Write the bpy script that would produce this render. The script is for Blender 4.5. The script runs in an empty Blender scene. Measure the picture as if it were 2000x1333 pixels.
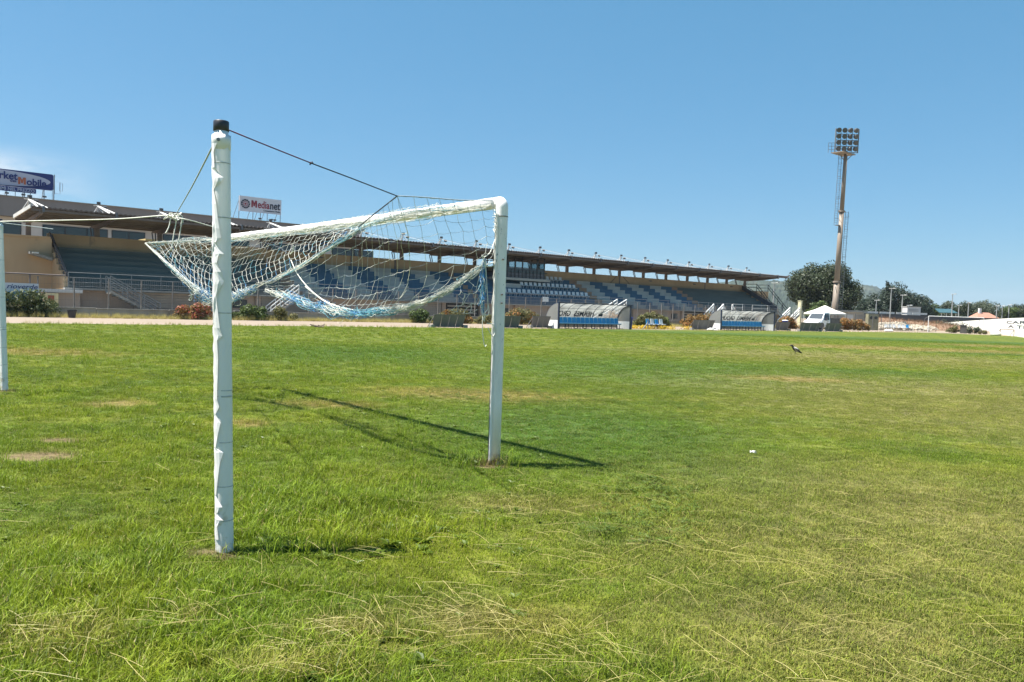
import bpy, bmesh, math, random
from mathutils import Vector, Matrix, noise as mnoise
random.seed(7)
SC = bpy.context.scene
COL = SC.collection
rad = math.radians
# world axes: x runs along the touchline, y across the pitch towards the stand, z up

# ---------------------------------------------------------------- camera
cam_d = bpy.data.cameras.new('camera')
cam_d.sensor_width = 36.0
cam_d.lens = 1535.4 / 2000 * 36.0
cam_d.clip_start = 0.05
cam_d.clip_end = 9000
cam = bpy.data.objects.new('camera', cam_d)
COL.objects.link(cam)
YAW, PITCH, ROLL = 0.6994, 0.04215, 0.03224
_r0 = Vector((math.cos(YAW), -math.sin(YAW), 0)); _f0 = Vector((math.sin(YAW), math.cos(YAW), 0))
_F = _f0 * math.cos(PITCH) + Vector((0, 0, -math.sin(PITCH)))
_u = _f0 * math.sin(PITCH) + Vector((0, 0, math.cos(PITCH)))
_R = _r0 * math.cos(ROLL) + _u * math.sin(ROLL)
_U = _u * math.cos(ROLL) - _r0 * math.sin(ROLL)
cam.matrix_world = Matrix(((_R.x, _U.x, -_F.x, 0), (_R.y, _U.y, -_F.y, 0), (_R.z, _U.z, -_F.z, 1.505), (0, 0, 0, 1)))
SC.camera = cam

# ---------------------------------------------------------------- sky, sun, exposure
SUN = Vector((-0.88, 0.685, 2.53)).normalized()
world = bpy.data.worlds.new('World'); SC.world = world
world.use_nodes = True
wn, wl = world.node_tree.nodes, world.node_tree.links
wn.clear()
w_out = wn.new('ShaderNodeOutputWorld'); w_bg = wn.new('ShaderNodeBackground'); w_sky = wn.new('ShaderNodeTexSky')
w_sky.sky_type = 'NISHITA'; w_sky.sun_disc = False
w_sky.sun_elevation = math.asin(SUN.z); w_sky.sun_rotation = math.atan2(SUN.x, SUN.y)
w_sky.altitude = 0; w_sky.air_density = 1.0; w_sky.dust_density = 0.6; w_sky.ozone_density = 6.0
w_bg.inputs['Strength'].default_value = 0.05
w_tc = wn.new('ShaderNodeTexCoord'); w_map = wn.new('ShaderNodeMapping'); w_map.inputs['Scale'].default_value = (5, 5, 17)
w_no = wn.new('ShaderNodeTexNoise'); w_no.inputs['Scale'].default_value = 1.0; w_no.inputs['Detail'].default_value = 6; w_no.inputs['Roughness'].default_value = 0.62
w_sep = wn.new('ShaderNodeSeparateXYZ')
wl.new(w_tc.outputs['Generated'], w_map.inputs['Vector']); wl.new(w_map.outputs[0], w_no.inputs['Vector'])
wl.new(w_tc.outputs['Generated'], w_sep.inputs[0])
def wmath(op, a, b=None, c=None):
    n = wn.new('ShaderNodeMath'); n.operation = op
    for i, v in enumerate((a, b, c)):
        if v is None: continue
        if isinstance(v, (int, float)): n.inputs[i].default_value = v
        else: wl.new(v, n.inputs[i])
    return n.outputs[0]
def wrange(v, a, b):
    n = wn.new('ShaderNodeMapRange'); n.interpolation_type = 'SMOOTHSTEP'
    n.inputs['From Min'].default_value = a; n.inputs['From Max'].default_value = b
    wl.new(v, n.inputs['Value']); return n.outputs['Result']
# a bank of thin cloud low over the quarter of the sky left of the stand
side = wmath('ADD', wmath('MULTIPLY', w_sep.outputs[0], 0.765), wmath('MULTIPLY', w_sep.outputs[1], -0.644))
m_side = wrange(side, -0.44, -0.57)
m_el = wmath('MULTIPLY', wrange(w_sep.outputs[2], 0.160, 0.126), wrange(w_sep.outputs[2], 0.0, 0.08))
m_no = wrange(w_no.outputs['Fac'], 0.36, 0.56)
cl = wmath('MULTIPLY', wmath('MULTIPLY', m_side, m_el), wmath('MULTIPLY', m_no, 0.8))
w_mix = wn.new('ShaderNodeMix'); w_mix.data_type = 'RGBA'
w_even = wn.new('ShaderNodeMix'); w_even.data_type = 'RGBA'; w_even.inputs['Factor'].default_value = 0.44   # clear summer blue over the whole dome
wl.new(w_sky.outputs[0], w_even.inputs['A']); w_even.inputs['B'].default_value = (0.50, 3.1, 5.15, 1)
wl.new(cl, w_mix.inputs['Factor']); wl.new(w_even.outputs['Result'], w_mix.inputs['A']); w_mix.inputs['B'].default_value = (6.0, 6.5, 7.0, 1)
wl.new(w_mix.outputs['Result'], w_bg.inputs['Color']); wl.new(w_bg.outputs[0], w_out.inputs['Surface'])

sun_d = bpy.data.lights.new('sun', 'SUN'); sun_d.energy = 4.7; sun_d.angle = rad(0.53); sun_d.color = (1.0, 0.955, 0.88)
sun = bpy.data.objects.new('sun', sun_d); COL.objects.link(sun)
sun.rotation_euler = SUN.to_track_quat('Z', 'Y').to_euler(); sun.location = (0, 0, 60)
SC.view_settings.view_transform = 'Standard'; SC.view_settings.look = 'None'
SC.view_settings.exposure = 1.5; SC.view_settings.gamma = 1.0; SC.view_settings.use_curve_mapping = False
SC.cycles.max_bounces = 7; SC.cycles.transparent_max_bounces = 24
SC.cycles.use_denoising = True

# ---------------------------------------------------------------- helpers
def tag(o, label=None, cat=None, group=None, kind=None):
    if label: o['label'] = label
    if cat: o['category'] = cat
    if group: o['group'] = group
    if kind: o['kind'] = kind
    return o
def empty(name, loc=(0, 0, 0), rz=0.0, label=None, cat=None, group=None):
    o = bpy.data.objects.new(name, None); COL.objects.link(o)
    o.location = loc; o.rotation_euler = (0, 0, rz); o.empty_display_size = 0.2
    return tag(o, label, cat, group)
def put(name, mesh, parent=None, loc=(0, 0, 0), rot=(0, 0, 0), scale=(1, 1, 1)):
    o = bpy.data.objects.new(name, mesh); COL.objects.link(o)
    if parent: o.parent = parent
    o.location = loc; o.rotation_euler = rot; o.scale = scale
    return o
def copy_tree(o, parent=None):
    c = o.copy(); COL.objects.link(c)
    if parent: c.parent = parent
    for ch in list(o.children): copy_tree(ch, c)
    return c

class MB:
    def __init__(s): s.v = []; s.f = []; s.m = []; s.r = []
    def quad(s, a, b, c, d, m=0):
        i = len(s.v); s.v += [tuple(a), tuple(b), tuple(c), tuple(d)]; s.f.append((i, i+1, i+2, i+3)); s.m.append(m)
    def poly(s, pts, m=0):
        i = len(s.v); s.v += [tuple(p) for p in pts]; s.f.append(tuple(range(i, i+len(pts)))); s.m.append(m)
    def box(s, a, b, m=0):
        (x0, y0, z0), (x1, y1, z1) = a, b
        x0, x1 = min(x0, x1), max(x0, x1); y0, y1 = min(y0, y1), max(y0, y1); z0, z1 = min(z0, z1), max(z0, z1)
        i = len(s.v)
        s.v += [(x0,y0,z0),(x1,y0,z0),(x1,y1,z0),(x0,y1,z0),(x0,y0,z1),(x1,y0,z1),(x1,y1,z1),(x0,y1,z1)]
        for q in ((0,3,2,1),(4,5,6,7),(0,1,5,4),(1,2,6,5),(2,3,7,6),(3,0,4,7)):
            s.f.append(tuple(i+k for k in q)); s.m.append(m)
    def prism(s, prof, y0, y1, m=0):          # profile in x,z extruded along y
        n = len(prof); i = len(s.v)
        s.v += [(x, y0, z) for x, z in prof] + [(x, y1, z) for x, z in prof]
        for k in range(n):
            j = (k+1) % n; s.f.append((i+k, i+j, i+n+j, i+n+k)); s.m.append(m)
        s.f.append(tuple(i+k for k in reversed(range(n)))); s.m.append(m)
        s.f.append(tuple(i+n+k for k in range(n))); s.m.append(m)
    def prismx(s, prof, x0, x1, m=0):         # profile in y,z extruded along x
        n = len(prof); i = len(s.v)
        s.v += [(x0, y, z) for y, z in prof] + [(x1, y, z) for y, z in prof]
        for k in range(n):
            j = (k+1) % n; s.f.append((i+k, i+n+k, i+n+j, i+j)); s.m.append(m)
        s.f.append(tuple(i+k for k in range(n))); s.m.append(m)
        s.f.append(tuple(i+n+k for k in reversed(range(n)))); s.m.append(m)
    def tube(s, pts, r, sides=4, m=0, cap=True, flat=1.0):
        pts = [Vector(p) for p in pts]; n = len(pts)
        rr = r if isinstance(r, (list, tuple)) else [r]*n
        i0 = len(s.v); prev = None
        for k, p in enumerate(pts):
            t = (pts[min(k+1, n-1)] - pts[max(k-1, 0)])
            if t.length < 1e-9: t = Vector((0, 0, 1))
            t.normalize()
            if prev is None:
                a = Vector((0, 0, 1)) if abs(t.z) < 0.9 else Vector((1, 0, 0))
                e1 = t.cross(a).normalized()
            else:
                e1 = prev - t * prev.dot(t)
                if e1.length < 1e-6: e1 = t.orthogonal()
                e1.normalize()
            prev = e1; e2 = t.cross(e1)
            for q in range(sides):
                an = 2*math.pi*q/sides + math.pi/sides
                s.v.append(tuple(p + e1*(math.cos(an)*rr[k]) + e2*(math.sin(an)*rr[k]*flat)))
        for k in range(n-1):
            for q in range(sides):
                q2 = (q+1) % sides; a = i0+k*sides
                s.f.append((a+q, a+q2, a+sides+q2, a+sides+q)); s.m.append(m)
        if cap and sides > 2:
            s.f.append(tuple(i0+q for q in reversed(range(sides)))); s.m.append(m)
            s.f.append(tuple(i0+(n-1)*sides+q for q in range(sides))); s.m.append(m)
    def bar(s, a, b, w, h=None, m=0): s.tube([a, b], w*0.7071, 4, m, flat=(h or w)/w)
    def lathe(s, prof, sides=16, c=(0, 0, 0), m=0, cap=True):
        i0 = len(s.v); n = len(prof)
        for r, z in prof:
            for q in range(sides):
                an = 2*math.pi*q/sides; s.v.append((c[0]+r*math.cos(an), c[1]+r*math.sin(an), c[2]+z))
        for k in range(n-1):
            for q in range(sides):
                q2 = (q+1) % sides; a = i0+k*sides
                s.f.append((a+q, a+q2, a+sides+q2, a+sides+q)); s.m.append(m)
        if cap:
            s.f.append(tuple(i0+q for q in reversed(range(sides)))); s.m.append(m)
            s.f.append(tuple(i0+(n-1)*sides+q for q in range(sides))); s.m.append(m)
    def mesh(s, name, mats, smooth=False, off=(0, 0, 0)):
        me = bpy.data.meshes.new(name)
        ox, oy, oz = off
        me.from_pydata([(x-ox, y-oy, z-oz) for x, y, z in s.v], [], s.f)
        for m in (mats if isinstance(mats, (list, tuple)) else [mats]): me.materials.append(m)
        if len(me.materials) > 1: me.polygons.foreach_set('material_index', s.m)
        if smooth: me.polygons.foreach_set('use_smooth', [True]*len(s.f))
        if s.r and len(s.r) == len(s.v):
            at = me.attributes.new('rnd', 'FLOAT', 'POINT'); at.data.foreach_set('value', s.r)
        me.update(); return me
    def build(s, name, mats, parent=None, off=(0, 0, 0), smooth=False, loc=(0, 0, 0), rot=(0, 0, 0)):
        return put(name, s.mesh(name, mats, smooth, off), parent, loc, rot)

def crspline(pts, n):                          # Catmull-Rom through points, n samples
    P = [Vector(p) for p in pts]; P = [P[0]*2-P[1]] + P + [P[-1]*2-P[-2]]
    segs = len(P)-3; out = []
    for i in range(n):
        t = i/(n-1)*segs; k = min(int(t), segs-1); u = t-k
        a, b, c, d = P[k:k+4]
        out.append(0.5*((2*b)+(c-a)*u+(2*a-5*b+4*c-d)*u*u+(3*b-a-3*c+d)*u*u*u))
    return out
RIGHT = Vector((0.765, -0.644, 0)); AWAY = Vector((0.644, 0.765, 0))

# ---------------------------------------------------------------- materials
class NT:
    def __init__(s, tree): s.t = tree; s.n = tree.nodes; s.l = tree.links
    def new(s, t, **k):
        n = s.n.new(t)
        for a, b in k.items(): setattr(n, a, b)
        return n
    def set(s, sock, v):
        if isinstance(v, bpy.types.NodeSocket): s.l.new(v, sock)
        elif isinstance(v, (tuple, list)) and sock.type == 'RGBA' and len(v) == 3: sock.default_value = (*v, 1)
        else: sock.default_value = v
    def math(s, op, a, b=0.0, clamp=False):
        n = s.new('ShaderNodeMath', operation=op); n.use_clamp = clamp
        s.set(n.inputs[0], a); s.set(n.inputs[1], b); return n.outputs[0]
    def rng(s, v, a, b, c=0.0, d=1.0):
        n = s.new('ShaderNodeMapRange', interpolation_type='SMOOTHSTEP')
        s.set(n.inputs['Value'], v)
        for k, x in zip(('From Min', 'From Max', 'To Min', 'To Max'), (a, b, c, d)): s.set(n.inputs[k], x)
        return n.outputs['Result']
    def mix(s, f, a, b, blend='MIX'):
        n = s.new('ShaderNodeMix', data_type='RGBA', blend_type=blend)
        s.set(n.inputs['Factor'], f); s.set(n.inputs['A'], a); s.set(n.inputs['B'], b); return n.outputs['Result']
    def noise(s, vec, scale, detail=3.0, rough=0.55):
        n = s.new('ShaderNodeTexNoise'); s.set(n.inputs['Vector'], vec)
        n.inputs['Scale'].default_value = scale; n.inputs['Detail'].default_value = detail; n.inputs['Roughness'].default_value = rough
        return n.outputs['Fac']
    def scalev(s, vec, sc):
        n = s.new('ShaderNodeMapping'); s.set(n.inputs['Vector'], vec); n.inputs['Scale'].default_value = sc; return n.outputs[0]
def base_mat(name):
    m = bpy.data.materials.new(name); m.use_nodes = True; t = NT(m.node_tree); t.n.clear()
    o = t.new('ShaderNodeOutputMaterial'); return m, t, o
def mat(name, c1, c2=None, scale=4.0, rough=0.7, metal=0.0, bump=0.0, bscale=None, streak=None, spec=0.5, c3=None, c3lo=0.62):
    m, t, o = base_mat(name)
    p = t.new('ShaderNodeBsdfPrincipled'); t.l.new(p.outputs[0], o.inputs['Surface'])
    p.inputs['Roughness'].default_value = rough; p.inputs['Metallic'].default_value = metal
    p.inputs['Specular IOR Level'].default_value = spec
    pos = t.new('ShaderNodeNewGeometry').outputs['Position']
    if c2 is None: c2 = tuple(x*0.8 for x in c1)
    v = t.scalev(pos, streak) if streak else pos
    f = t.rng(t.noise(v, scale, 5.0, 0.6), 0.32, 0.68)
    col = t.mix(f, c1, c2)
    if c3: col = t.mix(t.rng(t.noise(v, scale*2.7, 6.0, 0.65), c3lo, c3lo+0.1), col, c3)
    t.l.new(col, p.inputs['Base Color'])
    if bump:
        b = t.new('ShaderNodeBump'); b.inputs['Strength'].default_value = bump; b.inputs['Distance'].default_value = 0.02
        t.l.new(t.noise(pos, bscale or scale*6, 4.0), b.inputs['Height']); t.l.new(b.outputs[0], p.inputs['Normal'])
    return m
def leaf_mat(name, cols, trans=0.35, rough=0.55):
    m, t, o = base_mat(name)
    a = t.new('ShaderNodeAttribute', attribute_name='rnd').outputs['Fac']
    r = t.new('ShaderNodeValToRGB'); t.l.new(a, r.inputs['Fac'])
    e = r.color_ramp.elements
    for i, c in enumerate(cols):
        x = i/max(1, len(cols)-1)
        el = e[i] if i < 2 else e.new(x)
        el.position = x; el.color = (*c, 1)
    pos = t.new('ShaderNodeNewGeometry').outputs['Position']
    col = t.mix(t.rng(t.noise(pos, 0.9, 3.0), 0.35, 0.65, 0.0, 0.35), r.outputs['Color'], tuple(x*0.55 for x in cols[0]))
    p = t.new('ShaderNodeBsdfPrincipled'); t.l.new(col, p.inputs['Base Color']); p.inputs['Roughness'].default_value = rough
    p.inputs['Specular IOR Level'].default_value = 0.3
    tr = t.new('ShaderNodeBsdfTranslucent'); t.l.new(col, tr.inputs['Color'])
    mx = t.new('ShaderNodeMixShader'); mx.inputs[0].default_value = trans
    t.l.new(p.outputs[0], mx.inputs[1]); t.l.new(tr.outputs[0], mx.inputs[2]); t.l.new(mx.outputs[0], o.inputs['Surface'])
    return m
def glass_mat(name, tint, transp, rough=0.05, body=None):
    m, t, o = base_mat(name)
    tr = t.new('ShaderNodeBsdfTransparent'); tr.inputs[0].default_value = (*tint, 1)
    p = t.new('ShaderNodeBsdfPrincipled'); p.inputs['Base Color'].default_value = (*(body or (0.02, 0.03, 0.035)), 1)
    p.inputs['Roughness'].default_value = rough; p.inputs['Specular IOR Level'].default_value = .5 if rough < .3 else .15
    mx = t.new('ShaderNodeMixShader'); mx.inputs[0].default_value = transp
    t.l.new(p.outputs[0], mx.inputs[1]); t.l.new(tr.outputs[0], mx.inputs[2]); t.l.new(mx.outputs[0], o.inputs['Surface'])
    return m
# ---------------------------------------------------------------- ground
def patch_nodes(t):
    """colour of the turf at a place: lush, yellow-green, olive, dry straw and bare soil patches"""
    pos = t.new('ShaderNodeNewGeometry').outputs['Position']
    sep = t.new('ShaderNodeSeparateXYZ'); t.l.new(pos, sep.inputs[0])
    n1 = t.noise(pos, 0.16, 4.0, 0.6); n2 = t.noise(pos, 0.9, 4.0, 0.6); n3 = t.noise(pos, 4.5, 3.0, 0.6)
    wob = t.math('MULTIPLY', t.math('SUBTRACT', n2, 0.5), 1.1)
    wob3 = t.math('MULTIPLY', t.math('SUBTRACT', n3, 0.5), 0.9)
    def ell(c, rx, ry, soft=0.5, w=1.0):
        dx = t.math('SUBTRACT', sep.outputs[0], c[0]); dy = t.math('SUBTRACT', sep.outputs[1], c[1])
        u = t.math('DIVIDE', t.math('ADD', t.math('MULTIPLY', dx, 0.765), t.math('MULTIPLY', dy, -0.644)), rx)
        v = t.math('DIVIDE', t.math('ADD', t.math('MULTIPLY', dx, 0.644), t.math('MULTIPLY', dy, 0.765)), ry)
        d = t.math('SQRT', t.math('ADD', t.math('MULTIPLY', u, u), t.math('MULTIPLY', v, v)))
        d = t.math('ADD', d, t.math('ADD', t.math('MULTIPLY', wob, w), t.math('MULTIPLY', wob3, w*0.6)))
        return t.rng(d, 1.0+soft*0.5, 1.0-soft)
    def union(ms):
        r = ms[0]
        for q in ms[1:]: r = t.math('MAXIMUM', r, q)
        return r
    G_YEL = (0.232, 0.268, 0.018); G_MID = (0.130, 0.198, 0.015); G_LUSH = (0.062, 0.160, 0.020)
    OLIVE = (0.295, 0.262, 0.085); STRAW = (0.40, 0.29, 0.105); SOIL = (0.30, 0.20, 0.12)
    col = t.mix(t.rng(n2, 0.36, 0.62), G_YEL, G_MID)
    col = t.mix(t.math('MULTIPLY', t.rng(n1, 0.5, 0.62), 0.6), col, G_MID)
    lush = union([ell((6.996, 6.961, 0.000), 2.5, 3.2, 0.8), ell((16.59, 12.83, 0.00), 6.5, 5.5, 0.9), ell((43.20, 14.62, 0.00), 4.6, 2.0, 0.5), ell((11.66, 21.01, 0.00), 4.5, 5, 0.9), ell((6.395, 4.183, 0.000), 0.9, 1.0, 0.8), ell((60.89, 28.95, 0.00), 25, 6, 0.6), ell((22.14, 10.48, 0.00), 3, 1.6, 0.8)])
    col = t.mix(t.math('MULTIPLY', lush, 0.9), col, G_LUSH)
    oliv = union([ell((6.655, 2.480, 0.000), 2.6, 2.6, 0.9), ell((14.448, 5.475, 0.000), 4.6, 4.6, 0.9), ell((3.602, 1.787, 0.000), 1.1, 0.9, 0.9), ell((30.33, 14.38, 0.00), 10, 6, 0.8), ell((17.50, 5.69, 0.00), 7, 6, 0.9), ell((4.891, 2.420, 0.000), 1.8, 1.2, 0.9)])
    col = t.mix(t.math('MULTIPLY', oliv, t.rng(n2, 0.3, 0.6, 0.65, 1.0)), col, OLIVE)
    dry = union([ell((8.203, 10.660, 0.000), 2.1, 1.1, 0.8), ell((42.26, 18.97, 0.00), 10, 3.2, 0.6), ell((58.62, 18.34, 0.00), 6, 3.0, 0.6), ell((3.46, 22.96, 0.00), 2.2, 1.4, 0.8), ell((2.812, 11.753, 0.000), 0.5, 0.5, 0.8), ell((3.652, 9.297, 0.000), 0.4, 0.3, 0.9), ell((17.46, 10.13, 0.00), 1.6, 0.9, 0.8), ell((5.365, 10.545, 0.000), 0.9, 0.5, 0.9)])
    col = t.mix(t.math('MULTIPLY', dry, 0.85), col, STRAW)
    near = union([ell((2.283, 2.913, 0.000), 0.5, 0.3, 0.9), ell((1.754, 3.146, 0.000), 0.35, 0.22, 0.9), ell((0.696, 3.805, 0.000), 0.3, 0.2, 0.9), ell((1.180, 3.699, 0.000), 0.12, 0.08, 0.9), ell((3.880, 4.549, 0.000), 0.8, 0.4, 0.9), ell((1.354, 2.967, 0.000), 0.4, 0.15, 0.9)])
    col = t.mix(t.math('MULTIPLY', near, 0.55), col, STRAW)
    fleck = t.rng(t.noise(pos, 2.2, 5.0, 0.7), 0.6, 0.72, 0.0, 0.45)
    col = t.mix(fleck, col, STRAW)
    soil = union([ell((1.308, 8.242, 0.000), 0.36, 0.26, 0.5, .5), ell((1.641, 9.058, 0.000), 0.26, 0.16, 0.6, .5), ell((1.601, 4.653, 0.000), 0.13, 0.09, 0.8, .8), ell((1.667, 4.516, 0.000), 0.08, 0.08, 0.7, .6), ell((4.647, 5.782, 0.000), 0.20, 0.16, 0.6, .4), ell((1.792, 13.999, 0.000), 0.2, 0.2, 0.6)])
    col = t.mix(t.math('MULTIPLY', soil, 0.92), col, SOIL)
    v1 = t.rng(t.noise(pos, 1.1, 5.0, 0.7), 0.3, 0.7, 0.72, 1.22); v2 = t.rng(t.noise(pos, 5.5, 4.0, 0.7), 0.32, 0.68, 0.74, 1.24)
    col = t.mix(1.0, col, t.math('MULTIPLY', v1, v2), 'MULTIPLY')
    return pos, col, soil
PATCH = bpy.data.node_groups.new('turf_patches', 'ShaderNodeTree')
PATCH.interface.new_socket('Color', in_out='OUTPUT', socket_type='NodeSocketColor')
PATCH.interface.new_socket('Soil', in_out='OUTPUT', socket_type='NodeSocketFloat')
_t = NT(PATCH); _go = _t.new('NodeGroupOutput'); _p, _c, _s = patch_nodes(_t)
_t.l.new(_c, _go.inputs['Color']); _t.l.new(_s, _go.inputs['Soil'])

m_turf, t, o = base_mat('turf_ground')
g = t.new('ShaderNodeGroup', node_tree=PATCH)
pos = t.new('ShaderNodeNewGeometry').outputs['Position']
fine = t.rng(t.noise(pos, 9.0, 6.0, 0.75), 0.3, 0.7, 0.34, 0.78)
mid = t.rng(t.noise(pos, 1.6, 5.0, 0.7), 0.3, 0.7, 0.8, 1.12)
col = t.mix(1.0, t.mix(0.3, g.outputs['Color'], (0.15, 0.155, 0.075)), t.math('MULTIPLY', fine, mid), 'MULTIPLY')
p = t.new('ShaderNodeBsdfPrincipled'); t.l.new(col, p.inputs['Base Color']); p.inputs['Roughness'].default_value = 0.95; p.inputs['Specular IOR Level'].default_value = 0.1
b = t.new('ShaderNodeBump'); b.inputs['Strength'].default_value = 0.9; b.inputs['Distance'].default_value = 0.04
t.l.new(t.noise(pos, 14.0, 5.0, 0.7), b.inputs['Height']); t.l.new(b.outputs[0], p.inputs['Normal']); t.l.new(p.outputs[0], o.inputs['Surface'])

m_blade, t, o = base_mat('grass_blade')
g = t.new('ShaderNodeGroup', node_tree=PATCH)
rnd = t.new('ShaderNodeAttribute', attribute_name='rnd').outputs['Fac']
ht = t.new('ShaderNodeAttribute', attribute_name='ht').outputs['Fac']
col = t.mix(t.rng(rnd, 0.35, 1.0, 0.0, 0.75), g.outputs['Color'], (0.245, 0.335, 0.022))
col = t.mix(t.rng(rnd, 0.36, 0.0, 0.0, 0.8), col, (0.036, 0.068, 0.012))
col = t.mix(t.math('GREATER_THAN', rnd, 0.93), col, (0.40, 0.32, 0.13))
p = t.new('ShaderNodeBsdfPrincipled'); t.l.new(col, p.inputs['Base Color']); p.inputs['Roughness'].default_value = 0.5; p.inputs['Specular IOR Level'].default_value = 0.18
tr = t.new('ShaderNodeBsdfTranslucent'); t.l.new(t.mix(0.35, col, (0.22, 0.30, 0.02)), tr.inputs['Color'])
mx = t.new('ShaderNodeMixShader'); mx.inputs[0].default_value = 0.34
t.l.new(p.outputs[0], mx.inputs[1]); t.l.new(tr.outputs[0], mx.inputs[2]); t.l.new(mx.outputs[0], o.inputs['Surface'])
m_straw = leaf_mat('straw', [(0.42, 0.36, 0.12), (0.52, 0.44, 0.18), (0.34, 0.34, 0.08)], 0.25, 0.5)
m_weed = leaf_mat('weed_leaf', [(0.075, 0.125, 0.015), (0.12, 0.175, 0.018), (0.18, 0.22, 0.03)], 0.35, 0.45)
m_dirt = mat('dirt', (0.26, 0.20, 0.14), (0.19, 0.155, 0.105), 0.35, 0.95, bump=0.4, c3=(0.16, 0.15, 0.07))
m_track = mat('track_clay', (0.245, 0.19, 0.145), (0.20, 0.16, 0.12), 0.5, 0.95, bump=0.3, streak=(0.3, 1.5, 1), c3=(0.24, 0.20, 0.11))
m_verge = mat('dry_verge', (0.25, 0.18, 0.085), (0.19, 0.14, 0.065), 0.6, 0.95, bump=0.5, c3=(0.14, 0.15, 0.05))

def sheet(name, m, pts, kind='structure'):
    b = MB(); b.poly(pts); o = b.build(name, m); return tag(o, kind=kind)
b = MB(); b.quad((-2500, -2500, -0.03), (4500, -2500, -0.03), (4500, 4500, -0.03), (-2500, 4500, -0.03))
tag(b.build('ground', m_dirt), kind='structure')
b = MB()                                         # the pitch, one gently uneven sheet
NX, NY = 70, 40
for j in range(NY+1):
    for i in range(NX+1):
        x = -30 + 140*i/NX; y = -35 + 79.3*j/NY + (0.0 if j < NY else 0.35*math.sin(x*0.9)+0.2*math.sin(x*2.3))
        b.v.append((x, y, 0.0))
for j in range(NY):
    for i in range(NX):
        a = j*(NX+1)+i; b.f.append((a, a+1, a+NX+2, a+NX+1)); b.m.append(0)
tag(b.build('pitch', m_turf), kind='structure')
sheet('running_track', m_track, [(-30, 43.2, -0.018), (118, 43.2, -0.018), (118, 55.9, -0.018), (-30, 55.9, -0.018)])
sheet('dry_verge', m_verge, [(-30, 55.9, -0.010), (108, 55.9, -0.010), (108, 57.6, -0.010), (-30, 57.6, -0.010)])

# ---- tufts of grass, scattered as one countless mass
PROTO = bpy.data.collections.new('tuft_sources')
def tuft(name, n, radius, h0, h1, w, lean, rng):
    v, f, r, hh = [], [], [], []
    for k in range(n):
        a = rng.uniform(0, 6.283); q = radius*math.sqrt(rng.random())
        x, y = q*math.cos(a), q*math.sin(a); h = rng.uniform(h0, h1); d = rng.uniform(0, 6.283)
        le = rng.uniform(0.15, lean)*h; dx, dy = math.cos(d), math.sin(d); px, py = -dy*w*0.5, dx*w*0.5
        g = rng.uniform(0.7, 1.3); px *= g; py *= g; i = len(v)
        v += [(x-px, y-py, -0.01), (x+px, y+py, -0.01), (x+dx*le*0.35-px*0.8, y+dy*le*0.35-py*0.8, h*0.6), (x+dx*le*0.35+px*0.8, y+dy*le*0.35+py*0.8, h*0.6), (x+dx*le, y+dy*le, h*rng.uniform(0.75, 1.0))]
        f += [(i, i+1, i+3, i+2), (i+2, i+3, i+4)]
        c = rng.random(); r += [c]*5; hh += [0, 0, .6, .6, 1]
    return add_proto(name, v, f, r, hh, m_blade)
def add_proto(name, v, f, r, hh, m):
    me = bpy.data.meshes.new(name); me.from_pydata(v, [], f); me.materials.append(m)
    me.attributes.new('rnd', 'FLOAT', 'POINT').data.foreach_set('value', r)
    me.attributes.new('ht', 'FLOAT', 'POINT').data.foreach_set('value', hh)
    o = bpy.data.objects.new(name, me); PROTO.objects.link(o); return o
rg = random.Random(3)
for k in range(5): tuft('a%d_tuft' % k, 34, 0.075, 0.010, 0.032, 0.0032, 1.7, rg)        # 0-4 short lawn
for k in range(3): tuft('b%d_tuft' % k, 26, 0.07, 0.05, 0.105, 0.0036, 1.1, rg)          # 5-7 taller
def weed(name, rng, n, L, wd):
    v, f, r, hh = [], [], [], []
    for k in range(n):
        a = rng.uniform(0, 6.283); c, s = math.cos(a), math.sin(a); l = L*rng.uniform(.6, 1); up = rng.uniform(.3, .9)
        w = wd*rng.uniform(.7, 1.2); i = len(v)
        v += [(0, 0, 0), (c*l*.45-s*w, s*l*.45+c*w, l*up*.6), (c*l*.45+s*w, s*l*.45-c*w, l*up*.6), (c*l, s*l, l*up*.7)]
        f.append((i, i+2, i+3, i+1)); q = rng.random(); r += [q]*4; hh += [0, .5, .5, 1]
    return add_proto(name, v, f, r, hh, m_weed)
for k in range(3): weed('c%d_weed' % k, rg, 12, 0.055, 0.010)                              # 8-10 broadleaf
def clover(name, rng):
    v, f, r, hh = [], [], [], []
    for k in range(16):
        x, y = rng.gauss(0, .05), rng.gauss(0, .05); z = rng.uniform(.02, .05)
        a0 = rng.uniform(0, 6.28)
        for q in range(3):
            a = a0+q*2.09; c, s = math.cos(a), math.sin(a); i = len(v); l = .014
            v += [(x, y, z), (x+c*l*.8-s*l*.5, y+s*l*.8+c*l*.5, z+.002), (x+c*l*1.1, y+s*l*1.1, z), (x+c*l*.8+s*l*.5, y+s*l*.8-c*l*.5, z+.004)]
            f.append((i, i+1, i+2, i+3)); qq = rng.random()*.7; r += [qq]*4; hh += [.5]*4
    return add_proto(name, v, f, r, hh, m_weed)
for k in range(3): clover('d%d_clover' % k, rg)                                           # 11-13
def dryt(name, rng):
    v, f, r, hh = [], [], [], []
    for k in range(22):
        a = rng.uniform(0, 6.283); x, y = rng.gauss(0, .05), rng.gauss(0, .05); h = rng.uniform(.15, .5); le = rng.uniform(.05, .25)
        c, s = math.cos(a), math.sin(a); w = .006; i = len(v)
        v += [(x-s*w, y+c*w, 0), (x+s*w, y-c*w, 0), (x+c*le, y+s*le, h)]; f.append((i, i+1, i+2)); q = rng.random(); r += [q]*3; hh += [0, 0, 1]
    return add_proto(name, v, f, r, hh, m_straw)
for k in range(3): dryt('e%d_dry' % k, rg)                                                # 14-16

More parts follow.
